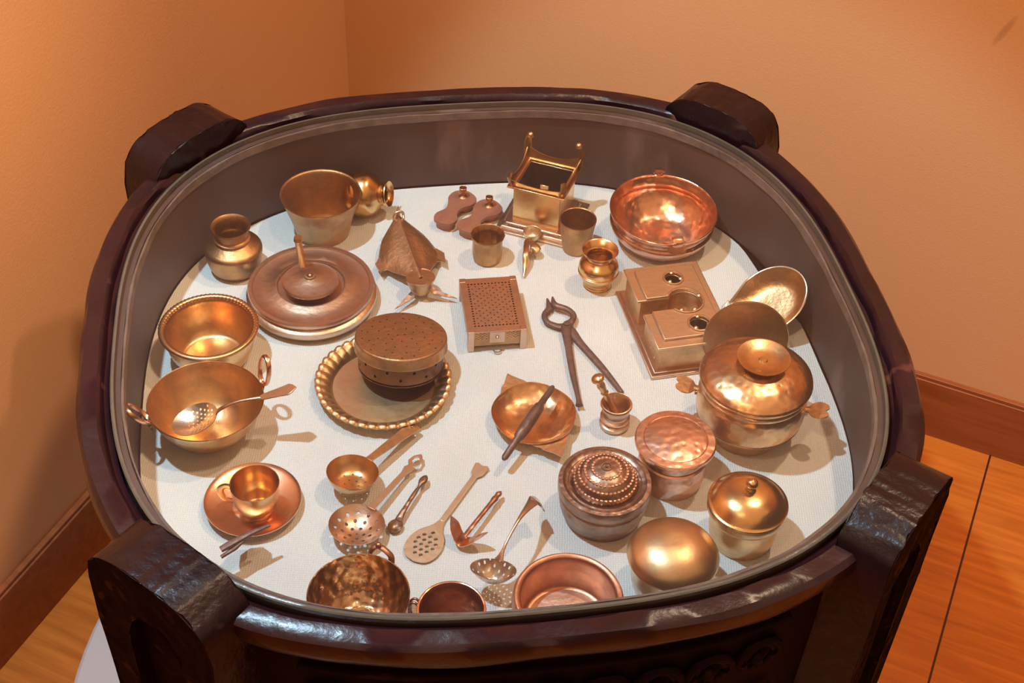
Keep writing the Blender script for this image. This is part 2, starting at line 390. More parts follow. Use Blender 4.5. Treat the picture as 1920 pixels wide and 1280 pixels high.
MB().lathe([(0, 0), (.535, 0), (.54, .004), (.54, .036), (.535, .04), (0, .04)], 96).obj('plinth', 'white', loc=(CX, CY, 0))
tag(bpy.data.objects['plinth'], 'low round white plinth on the floor under the dark wooden drum', 'plinth')
drum = thing('display_drum', 'large dark lacquered wooden drum case holding the brass utensils under glass', 'display case', (CX, CY, .04))
O = -.04
q = ring(MB(), [(.948, ZR - .002 + O), (.956, ZR + .001 + O), (.992, ZR + .001 + O), (1.002, ZR - .003 + O), (1.004, ZR - .016 + O), (.99, ZR - .030 + O), (.93, ZR - .030 + O), (.93, ZR - .011 + O), (.943, ZR - .009 + O)], 200, True, .0022)
q.obj('rim', 'lacquer', drum)
q = ring(MB(), [(.93, ZG + O), (.928, .66 + O), (.915, .60 + O), (.91, .585 + O), (.0, .585 + O), (.0, .575 + O), (.915, .575 + O), (.948, .60 + O), (.948, ZG - .004 + O), (.94, ZG + O)], 160)
q = MB(); ring(q, [(.905, ZG - .0005 + O), (.903, .66 + O), (.902, .60 + O), (.902, .590 + O), (.925, .590 + O), (.925, ZG - .0005 + O)], 160); q.obj('lining', 'lining', drum)
q = MB(); ring(q, [(.898, ZG - .001 + O), (.896, ZG - .010 + O), (.904, ZG - .012 + O), (.904, ZG - .001 + O)], 200, True, .0015); q.obj('glazing_bead', 'putty', drum)
q = MB(); ring(q, [(.94, .02), (.86, 0), (.001, 0), (.001, -.0 + .56), (.94, .56), (.965, .50), (.965, .655), (.952, .66), (.952, .56)], 160)
q = MB(); ring(q, [(.85, .0), (.91, .15), (.945, .35), (.962, .55), (.965, ZR - .026 + O), (.90, ZR - .026 - .09 + O), (.6, .5), (.001, .5), (.001, .0)], 160); q.obj('body', 'panel', drum)
# carved scroll frieze under the rim, one band between each two posts
for a0 in (235, 325, 55, 145):
    q = MB(); A = math.radians(a0 + 15); B = math.radians(a0 + 75); n = 9
    def pt(t, z, off=.004):
        th = A + (B - A) * t; r = sup(th, .965) + off; return (r * math.cos(th), r * math.sin(th), z + O)
    for z in (.668, .560): q.sweep([pt(k / 30, z) for k in range(31)], [(.004, .003)] * 31, 8)
    for k in range(n):
        t0 = (k + .5) / n
        for sgn in (1, -1):
            P = [pt(t0 + sgn * (.052 * math.cos(u)) * (1 - .10 * u), .618 + .030 * math.sin(u) * (1 - .12 * u)) for u in [i * .45 for i in range(13)]]
            q.sweep(P, [(.0045 - .00022 * i, .004) for i in range(13)], 8)
        q.ball(pt(t0, .618, .002), .007, 10)
    q.obj('carved_frieze', 'panel', drum)
clouds = bpy.data.textures.new('wood_wear', 'CLOUDS'); clouds.noise_scale = .014; clouds.noise_depth = 3
def post(ang, hw, zt):
    prof = []
    for k in range(25):
        u = -1 + 2 * k / 24; zz = (1 - abs(u) ** 3.0) ** (1 / 2.2) if abs(u) < 1 else 0
        prof.append((u * hw, zt - .050 + .050 * zz))
    out = [(-hw * .80, .0), (-hw * .86, .25), (-hw * .97, .55)] + prof + [(hw * .97, .55), (hw * .86, .25), (hw * .80, .0)]
    arch = [(-hw * .42, .03), (-hw * .44, .45)] + [(-hw * .46 * math.cos(t), .60 + hw * .7 * math.sin(t)) for t in [PI * i / 12 for i in range(13)]] + [(hw * .44, .45), (hw * .42, .03)]
    r0, r1 = .4115, .463
    T = Matrix.Rotation(math.radians(ang), 4, 'Z') @ Matrix(((0, 0, 1, 0), (1, 0, 0, 0), (0, 1, 0, 0), (0, 0, 0, 1)))
    q = MB(); q.sheet(out, [arch], r1 - r0, r1, None, .016, T)
    q.sheet(arch, [], r1 - .016 - r0, r1 - .014, None, .02, T)
    o = q.obj('post', 'lacquer_rough', drum, bev=.007, segs=3)
    o.data.materials.append(MT['carved'])      # the carved outer face is dull bare wood, the rest is lacquered
    er = Vector((math.cos(math.radians(ang)), math.sin(math.radians(ang)), 0))
    for pl in o.data.polygons:
        if pl.normal.dot(er) > .6: pl.material_index = 1
    s_ = o.modifiers.new('sub', 'SUBSURF'); s_.subdivision_type = 'SIMPLE'; s_.levels = s_.render_levels = 1
    d_ = o.modifiers.new('wear', 'DISPLACE'); d_.texture = clouds; d_.strength = .0060; d_.mid_level = .6; d_.texture_coords = 'GLOBAL'
    return o
for ang, hw, zt in ((54, .068, .750), (145, .075, .750), (235, .073, .748), (325.5, .070, .750)): post(ang, hw, zt + O)

q = MB(); s0 = [(.0, ZG), (.0, ZG + .006)]
def disc_sup(sc, z0, z1, seg=160):
    mb = MB(); n = seg
    vs = [(sup(2 * PI * k / n, sc) * math.cos(2 * PI * k / n), sup(2 * PI * k / n, sc) * math.sin(2 * PI * k / n), z) for z in (z0, z1) for k in range(n)]
    fs = [tuple(range(n))[::-1], tuple(range(n, 2 * n))] + [(k, (k + 1) % n, n + (k + 1) % n, n + k) for k in range(n)]
    return mb, vs, fs
gt = thing('glass_top', 'clear glass pane lying over the utensils inside the drum rim', 'glass top', (CX, CY, ZG))
mb, vs, fs = disc_sup(.918, .0003, .006); mb.add(vs, fs); g = mb.obj('pane', 'glass', gt, sharp=30)
mb = MB(); ring(mb, [(.9185, .0003), (.926, .0003), (.927, .0055), (.924, .0065), (.9185, .0065)], 200); mb.obj('polished_edge', 'glass_edge', gt)
# cloth
mb, vs, fs = disc_sup(.900, 0, .0)
n = 160; rr = []
for k in range(n):
    th = 2 * PI * k / n
    rr.append(sup(th, .898) + .0018 * noise.noise(Vector((math.cos(th) * 3, math.sin(th) * 3, 0))) - (.010 if math.radians(20) < th < math.radians(42) else 0) * math.sin((th - math.radians(20)) / math.radians(22) * PI) if 1 else 0)
vs = []; fs = []; NR_ = 14
for j in range(NR_ + 1):
    for k in range(n):
        th = 2 * PI * k / n; r = rr[k] * j / NR_
        x, y = r * math.cos(th), r * math.sin(th)
        z = -.0001 + (.0 if j < NR_ else .0)
        if j == NR_ - 0: z = .0006 * abs(noise.noise(Vector((x * 20, y * 20, 2))))
        if j == 0: r = 0
        vs.append((x, y, z))
for j in range(NR_):
    for k in range(n):
        a = j * n + k; b = j * n + (k + 1) % n
        fs.append((a, b, b + n, a + n))
o_ = len(vs)
for k in range(n):
    x, y, z = vs[NR_ * n + k]; vs.append((x, y, -.008))
for k in range(n): fs.append((NR_ * n + k, NR_ * n + (k + 1) % n, o_ + (k + 1) % n, o_ + k))
fs.append(tuple(range(o_, o_ + n))[::-1])
c_ = MB().add(vs, fs).obj('display_cloth', 'cloth', loc=(CX, CY, ZC)); tag(c_, 'off-white woven cloth lining the floor of the drum under the utensils', 'cloth')

# ================================================================== the utensils
G_BOWL = 'open bowls and pans'; G_SPOON = 'ladles, skimmers and spoons laid out near the front'; G_LID = 'lidded pots'; G_CUP = 'small cups and pots'
def rimplace(px, py, wpx, h):
    p = seat(px, py, h); return p, wpx / 2 * mpp(px, py, h)
def vessel(mb_prof, t, seg=64, mod=None, a0=0): return MB().lathe(shellprof(mb_prof, t), seg, mod=mod, a0=a0)

# flared bucket bowl
p, r = rimplace(601, 364, 151, .055)
pr = [(0, .002), (r * .55, .001), (r * .64, 0), (r * .68, .003), (r * .76, .020), (r * .86, .036), (r * .97, .053), (r * 1.0, .055)]
tag(vessel(catmull(pr, 3), .0016).obj('flared_bowl', 'brass_tarnished', loc=p), 'tall flared brass bowl with straight sloping sides near the back left', 'bowl', G_BOWL)

# globular pot lying on its side behind it
p = seat(683, 364, .027)
t = thing('round_pot', 'small gold brass globe pot lying on its side behind the tall flared bowl', 'pot', (p.x, p.y, ZC), group=G_CUP)
pr = catmull([(0, -.027), (.012, -.026), (.0255, -.012), (.0275, 0), (.0245, .012), (.014, .021), (.0105, .024), (.0115, .028), (.0155, .031)], 4)
MB().lathe(shellprof(pr, .001), 40, TR(0, 0, .0275, 0, math.radians(78), math.radians(-12))).obj('body', 'brass_gold', t)
q = MB(); q.lathe([(.0118, .0225), (.0140, .0235), (.0140, .0265), (.0118, .0275)], 40, TR(0, 0, .0275, 0, math.radians(78), math.radians(-12)), closed=True).obj('collar', 'brass_gold', t)

# squat lota at the far left
p, r = rimplace(431, 424, 72, .060)
b = seat(438, 462, .034); p = (p + b) / 2
R2 = 54 * mpp(438, 462, .03)
t = thing('water_pot', 'squat brass water pot with flat sloping shoulder, alone at the far left', 'pot', p, group=G_CUP)
pr = catmull([(0, .001), (R2 * .6, 0), (R2 * .82, .004), (R2 * .93, .014), (R2 * 1.0, .028), (R2 * .985, .0325)], 4) + catmull([(R2 * .94, .0345), (R2 * .66, .0405), (R2 * .58, .043), (R2 * .57, .050), (R2 * .62, .058), (r * 1.04, .061)], 4)
vessel(pr, .0012).obj('body', 'brass_tarnished', t)
MB().lathe([(R2 * .56, .0445), (R2 * .635, .0455), (R2 * .635, .047), (R2 * .56, .048)], 48, closed=True).obj('neck_ring', 'brass', t)

# quern (hand mill)
p = seat(586, 566, .0)
R1 = 122 * mpp(587, 560, .01)
t = thing('hand_mill', 'wide round bronze hand mill with a small top disc and upright peg', 'hand mill', p)
MB().lathe([(0, 0), (R1 * .82, 0), (R1 * .94, .003), (R1 * 1.0, .010), (R1 * .995, .015), (R1 * .93, .0185), (0, .0185)], 80).obj('lower_stone', 'bronze', t)
MB().lathe([(0, .0187), (R1 * .90, .0187), (R1 * .955, .021), (R1 * .965, .0245), (R1 * .955, .0262), (R1 * .90, .0262), (R1 * .885, .0245), (R1 * .80, .0235), (R1 * .62, .0245), (R1 * .55, .0275), (R1 * .52, .0275), (R1 * .50, .0250), (0, .0250)], 80).obj('upper_stone', 'bronze', t)
c = seat(582, 527, .036) - p
q = MB().lathe([(0, .0255), (.010, .0255), (.012, .031), (R1 * .415, .0345), (R1 * .43, .0365), (R1 * .42, .0378), (R1 * .38, .0372), (.012, .0415), (.0065, .0425), (.006, .0445), (.004, .0448), (.0035, .043), (0, .043)], 56, TR(c.x, c.y, 0)); cap = q.obj('top_disc', 'bronze', t)
MB().ball((c.x, c.y, .0435), .0030, 14).obj('centre_pin', 'brass', cap)
a = at(568, 498, .038) - p; b = at(559, 449, .077) - p
MB().sweep([(a.x, a.y, .030), (b.x, b.y, .074), (b.x, b.y + .0002, .0755), (b.x, b.y + .0003, .080)], [.0042, .0040, .0052, .0045], 14).obj('peg', 'brass_tarnished', t)

# brass bowl with rolled rim
p, r = rimplace(391, 612, 172, .046)
pr = catmull([(0, .001), (r * .55, 0), (r * .75, .004), (r * .90, .018), (r * .955, .032), (r * .97, .042), (r * 1.03, .046)], 4)
t = thing('deep_bowl', 'deep brass bowl with a thick notched rolled rim at the left', 'bowl', p, group=G_BOWL)
vessel(pr, .0016).obj('body', 'brass', t)
def nmod(th, rr, z): return (rr + (.0004 * math.sin(th * 70) if math.sin(th) > -.2 else 0), z)
MB().lathe([(r * 1.015 + .0034 * math.cos(u), .0455 + .0026 * math.sin(u)) for u in [2 * PI * i / 12 for i in range(12)]], 280, closed=True, mod=nmod).obj('rolled_rim', 'brass', t)

# kadai
p, r = rimplace(385, 752, 218, .047)
t = thing('wok', 'round-bottomed polished brass wok with two ring handles holding a skimmer', 'pan', p, (math.radians(-1.5), 0, 0), G_BOWL)
pr = catmull([(0, .0005), (r * .30, .001), (r * .62, .010), (r * .84, .026), (r * .96, .041), (r * 1.0, .047)], 5)
vessel(pr, .0013, 80).obj('body', 'brass', t)
for hd, lean in ((heading((385, 752), (487, 716), .047), 12), (heading((385, 752), (283, 786), .047), 38)):
    d = Vector((math.cos(hd), math.sin(hd), 0)); s_ = Vector((-d.y, d.x, 0)); ln = math.radians(lean); upd = Vector((0, 0, math.cos(ln))) + d * math.sin(ln)
    c = d * (r * 1.0 + .004) + Vector((0, 0, .050)) + upd * .010
    q = MB().sweep([c + s_ * (.0105 * math.cos(u)) + upd * (.0165 * math.sin(u)) for u in [2 * PI * i / 24 for i in range(24)]], [(.0018, .0026)] * 24, 8, up=d, closed=True)
    h_ = q.obj('ring_handle', 'copper', t)
    q = MB()
    for sg in (-1, 1): q.ball(d * (r * .975 + .002) + s_ * .004 * sg + Vector((0, 0, .040)), .0018, 8)
    q.sweep([d * (r * .985) + Vector((0, 0, .034)), d * (r * 1.0 + .003) + Vector((0, 0, .044)), c - upd * .0165], [(.005, .0012)] * 3, 8, up=d).obj('handle_tab', 'brass', h_)

def flat_profile_handle(mb, pts, z0, t=.002, T=None): return mb.sheet(pts, [], t, z0, T=T)
def bowl_sheet(rx, ry, depth, holes, t, mb=None, T=None, grid=.0035, zf=None):
    mb = mb or MB()
    zf = zf or (lambda x, y: -depth * max(0, 1 - (x / rx) ** 2 - (y / ry) ** 2))
    return mb.sheet(circ(0, 0, rx, 40, ry), holes, t, 0, zf, grid, T)
def along(p0, h0, p1, h1):
    """frame whose x axis runs from pixel p0 at height h0 to pixel p1 at height h1"""
    a = at(*p0, h0); b = at(*p1, h1); d = b - a; L_ = d.length; hz = math.atan2(d.y, d.x); pt_ = math.asin(d.z / L_)
    return a, (0, -pt_, hz), L_

# silver skimmer resting in the wok
a, rot, L = along((365, 785), .031, (558, 729), .066)
t = thing('skimmer', 'silvery skimmer spoon with small holes leaning inside the brass wok', 'skimmer', a, rot, G_SPOON)
hs = [circ(.003 + i * .0042 - .012, j * .0045 + (.002 if i % 2 else 0), .0011, 8) for i in range(7) for j in range(-3, 4) if abs(j) + abs(i - 3) < 6]
bowl_sheet(.0245, .0210, .0085, hs, .0009).obj('bowl', 'silver', t)
q = MB(); q.sweep([(.0225, 0, .000), (.032, 0, .004), (.050, 0, .006), (.072, 0, .003)], [(.0040, .0012), (.0025, .0015), (.0019, .0015), (.0021, .0014)], 10, smooth=4)
q.sheet([(.070, -.0025), (.074, -.0040), (.092, -.0060), (L - .008, -.0075), (L - .004, -.005), (L, 0), (L - .004, .005), (L - .008, .0075), (.092, .0060), (.074, .0040), (.070, .0025)], [], .0016, .0035).obj('handle', 'silver', t, bev=.0004)

# scalloped plate
p, r = rimplace(719, 713, 254, .012)
NF = 40
def fl_mod(th, rr, z):
    k = max(0, min(1, (rr / r - .76) / .18)); c = abs(math.sin(th * NF / 2))
    return (rr * (1 + .012 * k * (c - .5)), z + .0030 * k * (1 - k * .2) * (c ** .7 - .5))
pr = [(0.0001, .0005), (r * .4, .0008), (r * .70, .0008), (r * .765, .0012), (r * .80, .0045), (r * .86, .0080), (r * .92, .0105), (r * .96, .0120), (r * 1.0, .0105)]
tag(MB().lathe(shellprof(catmull(pr, 4), .0012), 320, mod=fl_mod).obj('fluted_plate', mat('plate_brass', (.90, .62, .35), .40, 1, 30, .25, bump=.25, bscale=70), loc=p + Vector((0, 0, .0012)), sharp=60), 'shallow round brass plate with a fluted petal border, under the perforated tin', 'plate')

# perforated round tin lying over the plate's rim
tilt = math.radians(11)
R3 = 86.5 * mpp(752, 630, .046)
c = at(752, 629, .050)
t = thing('perforated_tin', 'round brass tin with a pierced lid tipped over the fluted plate', 'tin', c, (-tilt, 0, math.radians(-4)), None)
hs = []
for rr, n in ((.08, 2), (.28, 7), (.50, 12), (.72, 17), (.88, 14)):
    for k in range(n):
        an = 2 * PI * k / n + rr * 5 + random.uniform(-.1, .1); q_ = rr * R3 * random.uniform(.95, 1.04); hs.append(circ(q_ * math.cos(an), q_ * math.sin(an), .0010, 7))
q = MB().sheet(circ(0, 0, R3 * .97, 64), hs, .0010, 0, lambda x, y: .0012 * (1 - (x * x + y * y) / (R3 * R3)), .006)
q.lathe([(R3 * .969, .0), (R3 * .99, -.0008), (R3, -.0025), (R3, -.0110), (R3 * 1.012, -.0120), (R3 * 1.012, -.0135), (R3 * .985, -.0135), (R3 * .985, -.0030), (R3 * .969, -.0012)], 72, closed=True)
q.obj('lid', 'brass_dull', t)
q = MB(); hh = .028; Rb = R3 * .93; n = 96
u0 = [(x, y) for x, y in [(0, 0)]]
hs = [circ(2 * PI * Rb * (k + .5) / 20, .006 + .008 * (k % 2), .0017, 8) for k in range(20)]
W = 2 * PI * Rb
def wrap(x, y, z): an = x / Rb; rr = Rb + z; return (rr * math.cos(an), rr * math.sin(an), -.0132 - y)
out = [(W * k / 96, 0) for k in range(97)] + [(W * k / 96, .020) for k in range(96, -1, -1)]
q.sheet(out, hs, .0010, 0, None, .0045, warp=wrap)
q.sheet(circ(0, 0, Rb, 64), [circ((i - 3) * .013, (j - 3) * .013, .0014, 7) for i in range(7) for j in range(7) if (i - 3) ** 2 + (j - 3) ** 2 < 9], .001, -.035)
q.obj('body', mat('blackened_brass', (.20, .10, .055), .45, 1, 60, .4), t)

# small strainer ladle with flat handle
a, rot, L = along((661, 884), .024, (779, 797), .010)
t = thing('strainer', 'small round brass strainer with broad flat handle, beside the fluted plate', 'strainer', a, rot, G_SPOON)
rs = 49 * mpp(661, 884, .024)
def zst(x, y): q_ = min(1, math.hypot(x, y) / rs); return -.0165 * (1 - q_ ** 5) - .0012 * (1 - q_)
hs = [circ(.007 * math.cos(k * 1.05), .007 * math.sin(k * 1.05), .0009, 7) for k in range(6)] + [circ(.014 * math.cos(k * .63), .014 * math.sin(k * .63), .0009, 7) for k in range(10)] + [circ(0, 0, .0009, 7)]
bowl_sheet(rs, rs, .0, hs, .0009, zf=zst, grid=.0022).obj('bowl', 'brass', t)
MB().sheet([(rs - .0015, -.004), (rs + .006, -.0040), (L * .7, -.0058), (L - .001, -.0072), (L, -.004), (L, .004), (L - .001, .0072), (L * .7, .0058), (rs + .006, .0040), (rs - .0015, .004)], [circ(L - .006, 0, .0012, 10)], .0014, .0008).obj('handle', 'brass_dull', t, bev=.0003)

# saucer and cup
p, r = rimplace(474, 936, 182, .010)
pr = catmull([(0, .0015), (r * .30, .0012), (r * .42, .0004), (r * .50, .0012), (r * .80, .0058), (r * .94, .0085), (r * 1.0, .0105)], 4)
tag(vessel(pr, .0009, 80).obj('saucer', mat('saucer_copper', (.90, .54, .36), .30, 1, 30, .25, bump=.1), loc=p), 'shallow coppery saucer under the small handled cup at front left', 'saucer')
c = seat(477, 905, .042); rc = 46.5 * mpp(477, 905, .042)
t = thing('teacup', 'small shiny brass teacup with loop handle standing on the saucer', 'cup', (c.x, c.y, ZC + .0018), group=G_CUP)
pr = catmull([(0, .0012), (rc * .48, .001), (rc * .52, .0), (rc * .56, .003), (rc * .80, .010), (rc * .93, .020), (rc * .97, .030), (rc * 1.0, .040)], 4)
vessel(pr, .0009).obj('body', 'brass_gold', t)
hd = heading((477, 905), (424, 905), .03); d = Vector((math.cos(hd), math.sin(hd), 0))
MB().sweep([d * (rc * .96) + Vector((0, 0, .034)), d * (rc * 1.20) + Vector((0, 0, .036)), d * (rc * 1.42) + Vector((0, 0, .030)), d * (rc * 1.30) + Vector((0, 0, .018)), d * (rc * .90) + Vector((0, 0, .014))], [(.0034, .0009)] * 5, 10, up=(d.y, -d.x, 0), smooth=5).obj('loop_handle', 'brass', t)

# leaf-shaped scraper leaning over the saucer
a = at(414, 1030, .036); b = at(506, 984, .040); pz = seat(460, 1040, 0)
t = thing('scraper', 'dark narrow metal scraper raised over the front of the saucer', 'scraper', a)
d = (b - a); L = d.length; d.normalize(); vd = (a + d * L * .5 - Vector((0, 0, CAMZ))).normalized()
dn = (vd - d * vd.dot(d)).normalized()
ex = d; ey = dn; ez = ex.cross(ey)
T = Matrix(((ex.x, ey.x, ez.x, 0), (ex.y, ey.y, ez.y, 0), (ex.z, ey.z, ez.z, 0), (0, 0, 0, 1)))
MB().sheet([(.008, -.0010), (L * .45, -.0025), (L * .78, -.0010), (L * .86, .010), (L * .80, .024), (L * .58, .030), (L * .36, .026), (L * .22, .012)], [], .0016, .0008, T=T).obj('blade', 'iron', t, bev=.0003)
MB().sweep([(0, 0, 0), d * (L * .15) + Vector((0, 0, .0005)), d * (L * .6) + Vector((0, 0, .002)), d * L], [(.0035, .0022), (.0040, .003), (.0032, .0024), (.0016, .0014)], 8).obj('spine', 'iron', t)
MB().sweep([d * (L * .50) - Vector((0, .003, 0)), d * (L * .30) - Vector((0, .0055, .002)), d * (L * .02) - Vector((0, .006, .004))], [.0013, .0022, .0018], 8).obj('tang', 'iron', t)

# leaf-shaped lamp with ridge and fins
a, rot, L = along((747, 420), .020, (789, 528), .020)
t = thing('winged_scoop', 'pointed ridged brass piece with two wings, fins and a blunt snout', 'vessel', (a.x, a.y, ZC), (0, 0, rot[2]))
mb = MB(); vs = []; fs = []; NT, NSg = 26, 16
def wv(t_): return (.006 + .0335 * math.sin(min(1, t_ / .50) * PI / 2)) if t_ < .42 else .0105 + (.0285) * max(0, 1 - ((t_ - .42) / .46) ** 1.3)
for i in range(NT + 1):
    tt = i / NT; wd = wv(tt)
    for j in range(NSg + 1):
        s_ = -1 + 2 * j / NSg; y = s_ * wd
        x = L * tt + (.012 * abs(s_) ** 3 * (1 if .2 < tt < .62 else 0) * math.sin((tt - .2) / .42 * PI) if .2 < tt < .62 else 0)
        z = .030 - .006 * tt - .019 * abs(s_) ** 2.0 * (wd / .036) + .0028 * math.exp(-(s_ * wd / .0035) ** 2)
        vs.append((x, y, z))
n1 = len(vs); vs += [(x, y, z - .0010) for x, y, z in vs]
for i in range(NT):
    for j in range(NSg):
        a_ = i * (NSg + 1) + j; f = (a_, a_ + 1, a_ + NSg + 2, a_ + NSg + 1); fs.append(f); fs.append(tuple(k + n1 for k in f[::-1]))
bd = [j for j in range(NSg + 1)] + [i * (NSg + 1) + NSg for i in range(1, NT + 1)] + [NT * (NSg + 1) + j for j in range(NSg - 1, -1, -1)] + [i * (NSg + 1) for i in range(NT - 1, 0, -1)]
for k in range(len(bd)): a_, b_ = bd[k], bd[(k + 1) % len(bd)]; fs.append((a_, b_, b_ + n1, a_ + n1))
mb.add(vs, fs).obj('hood', 'brass_dull', t)
mb = MB().lathe(shellprof([(0, -.017), (.0110, -.017), (.0140, -.008), (.0168, .001)], .0012), 32, TR(L - .002, 0, .024, 0, math.radians(-6), 0)); mb.obj('snout', 'brass_dull', t)
MB().lathe([(.0036, .0004), (.0160, -.0002), (.0160, .0012), (.0036, .0016)], 32, TR(L - .002, 0, .024, 0, math.radians(-6), 0), closed=True).obj('spout_plate', 'brass_dull', t)
for sg in (-1, 1):
    MB().sheet([(L - .002, sg * .002), (L + .004, sg * .010), (L + .024, sg * .036), (L + .015, sg * .012)], [], .0008, .012, lambda x, y: .016 - (x - L) * .35).obj('fin', 'bronze_dark', t)
    MB().sheet([(L * .42, sg * .034), (L * .52, sg * .041), (L * .68, sg * .038), (L * .58, sg * .030), (L * .50, sg * .029)], [], .0008, .0125).obj('wing_tip', 'brass_dull', t)
MB().sweep([(.002 + .0002 * i, .0060 * math.cos(u), .034 + .0065 * math.sin(u)) for i, u in enumerate([2 * PI * k / 16 for k in range(16)])], [(.0016, .0016)] * 16, 8, up=(1, 0, 0), closed=True).obj('hanging_loop', 'brass_pale', t)
MB().sweep([(-.004, 0, .022), (-.001, 0, .036), (.001, 0, .047)], [(.0035, .0012), (.003, .001), (.0008, .0008)], 8, up=(1, 0, 0)).obj('tail', 'bronze', t)
for x_ in (.014, L * .55):
    for sg in (-1, 1): MB().sweep([(x_, sg * .006, .024), (x_, sg * .010, .0005)], [.0016, .0012], 8).obj('leg', 'brass_dull', t)

# pair of miniature sandals
def sandal(px, py, ang, lab, proto=None):
    p = seat(px, py, .014)
    if proto is None:
        o = thing('toe_peg_sandal', lab, 'sandal', p, (0, 0, ang), 'pair of miniature toe-peg sandals')
        ol = catmull([(-.034, 0), (-.031, -.011), (-.020, -.0145), (-.007, -.0085), (.004, -.0100), (.016, -.0175), (.028, -.0165), (.035, -.006), (.036, .004), (.029, .0135), (.016, .0155), (.004, .0100), (-.007, .0080), (-.020, .0135), (-.031, .0105), (-.034, 0)], 4)[:-1]
        MB().sheet(ol, [], .0045, .0140).obj('sole', 'clay_red', o, bev=.0012)
        for x0, rr in ((-.021, .0120), (.020, .0135)): MB().sheet(circ(x0, 0, rr * .8, 20, rr), [], .0094, .0095).obj('block', 'clay_red', o, bev=.0012)
        k = MB().lathe([(0, .0138), (.0055, .0139), (.0030, .0155), (.0020, .0180), (.0022, .0200)], 20, TR(.024, 0, 0)); k.lathe(shellprof([(.0001, .0200), (.0034, .0212), (.0046, .0245), (.0044, .0272)], .0008), 20, TR(.024, 0, 0))
        k.obj('toe_peg', 'brass_tarnished', o)
        return o
    o = proto.copy(); col.objects.link(o); o.location = p; o.rotation_euler = (0, 0, ang); o['label'] = lab
    for ch in list(proto.children):
        c2 = ch.copy(); col.objects.link(c2); c2.parent = o
    return o
s1 = sandal(851, 388, math.radians(66), 'miniature reddish sandal with toe peg, the left and farther of the pair')
bpy.context.view_layer.update()
sandal(897, 404, math.radians(60), 'miniature reddish sandal with toe peg, the right one just behind the small cup', s1)

# small cup with ten-sided lip
p, r = rimplace(914.5, 440, 66, .036)
pr = catmull([(0, .001), (r * .66, 0), (r * .82, .003), (r * .86, .014), (r * .85, .028), (r * .92, .033), (r * 1.0, .036)], 4)
tag(vessel(pr, .0013, 14).obj('small_cup', 'brass_tarnished', loc=p, sharp=20), 'small cylindrical brass cup with faceted lip in front of the red sandals', 'cup', G_CUP)

# tumbler
p, r = rimplace(1084, 411, 70, .044)
pr = catmull([(0, .001), (r * .62, 0), (r * .72, .002), (r * .78, .010), (r * .88, .026), (r * .98, .042), (r * 1.0, .044)], 4)
tag(vessel(pr, .0011).obj('tumbler', 'brass_tarnished', loc=p), 'tapered brown brass tumbler with plain rim beside the square pedestal stand', 'tumbler', G_CUP)

# vase
p, r = rimplace(1124.5, 471, 69, .050)
b = seat(1123, 505, .022); p = (p + b) / 2
pr = catmull([(0, .0015), (r * .66, .001), (r * .72, 0), (r * .76, .003), (r * .72, .006), (r * .95, .014), (r * 1.10, .024), (r * 1.04, .032), (r * .74, .038), (r * .66, .041), (r * .72, .045), (r * .93, .0495), (r * 1.0, .0505)], 4)
t = thing('spittoon_vase', 'small shiny golden brass vase with wide flared mouth and round belly', 'vase', p, group=G_CUP)
vessel(pr, .0011).obj('body', 'brass_gold', t)
for zz in (.0215, .0235): MB().lathe([(r * 1.085, zz - .0006), (r * 1.125, zz), (r * 1.085, zz + .0006)], 56, closed=True).obj('belly_band', 'brass_gold', t)

# little spoon with curled handle
a = at(998, 434, .016); p = Vector((a.x, a.y, ZC))
t = thing('incense_spoon', 'tiny brass spoon with round bowl and curled pointed handle near the back', 'spoon', p, group=G_SPOON)
MB().lathe(shellprof(catmull([(0, .004), (.006, .0055), (.0098, .011), (.0108, .0165)], 4), .0009), 32).obj('bowl', 'brass_pale', t)
P = [at(995, 449, .012), at(988, 452, .016), at(986, 474, .018), at(985, 496, .010), at(982, 519, .003)]
MB().sweep([x - p for x in P], [(.002, .002), (.0030, .0022), (.0036, .0022), (.003, .002), (.001, .001)], 10, smooth=5).obj('handle', 'brass', t)
P = [at(996, 452, .014), at(1004, 466, .013), at(997, 478, .006)]
MB().sweep([x - p for x in P], [(.002, .001), (.0065, .0018), (.0015, .001)], 10, smooth=5).obj('leaf', 'brass_tarnished', t)

# square pedestal with horns
hz = heading((963, 335), (1058, 358), .062)
c = seat(1022, 331, .062)
t = thing('square_pedestal', 'square brass pedestal stand with stepped foot and upright horned corners at back', 'stand', c, (0, 0, hz))
H2 = .0355
MB().box(-.046, .046, -.046, .046, 0, .003).box(-.042, .042, -.042, .042, .003, .0065, top=.93).box(-.037, .037, -.037, .037, .0065, .010, top=.95).obj('foot', 'bronze', t, bev=.0010)
q = MB(); n = 26
for sx, sy, ax in ((0, -1, 0), (0, 1, 0), (1, 0, 1), (-1, 0, 1)):
    for k in range(n):
        u = -.033 + .066 * (k + .5) / n; q.ball((u if ax == 0 else sx * .0375, u if ax == 1 else sy * .0375, .0095), .0014, 8)
q.obj('beading', 'bronze', t)
sq = [(-.029, -.029), (.029, -.029), (.029, .029), (-.029, .029)]; sqi = [(x * .94, y * .94) for x, y in sq]
MB().sheet(sq, [sqi], .049, .059).box(-.028, .028, -.028, .028, .0105, .0115).obj('shaft', 'brass_gold', t, bev=.0005)
MB().sheet(sqi, [[(x * .9, y * .9) for x, y in sq]], .040, .0585).box(-.027, .027, -.027, .027, .0118, .014).obj('shade_liner', mat('painted_shade_metal', (.07, .035, .025), .6, .5, 60, .4), t)  # added dark liner; its colour paints the shade inside the hollow shaft
MB().sheet([(x * H2 / .029, y * H2 / .029) for x, y in sq], [sqi], .0025, .0625).obj('top_flange', 'brass_gold', t, bev=.0007)
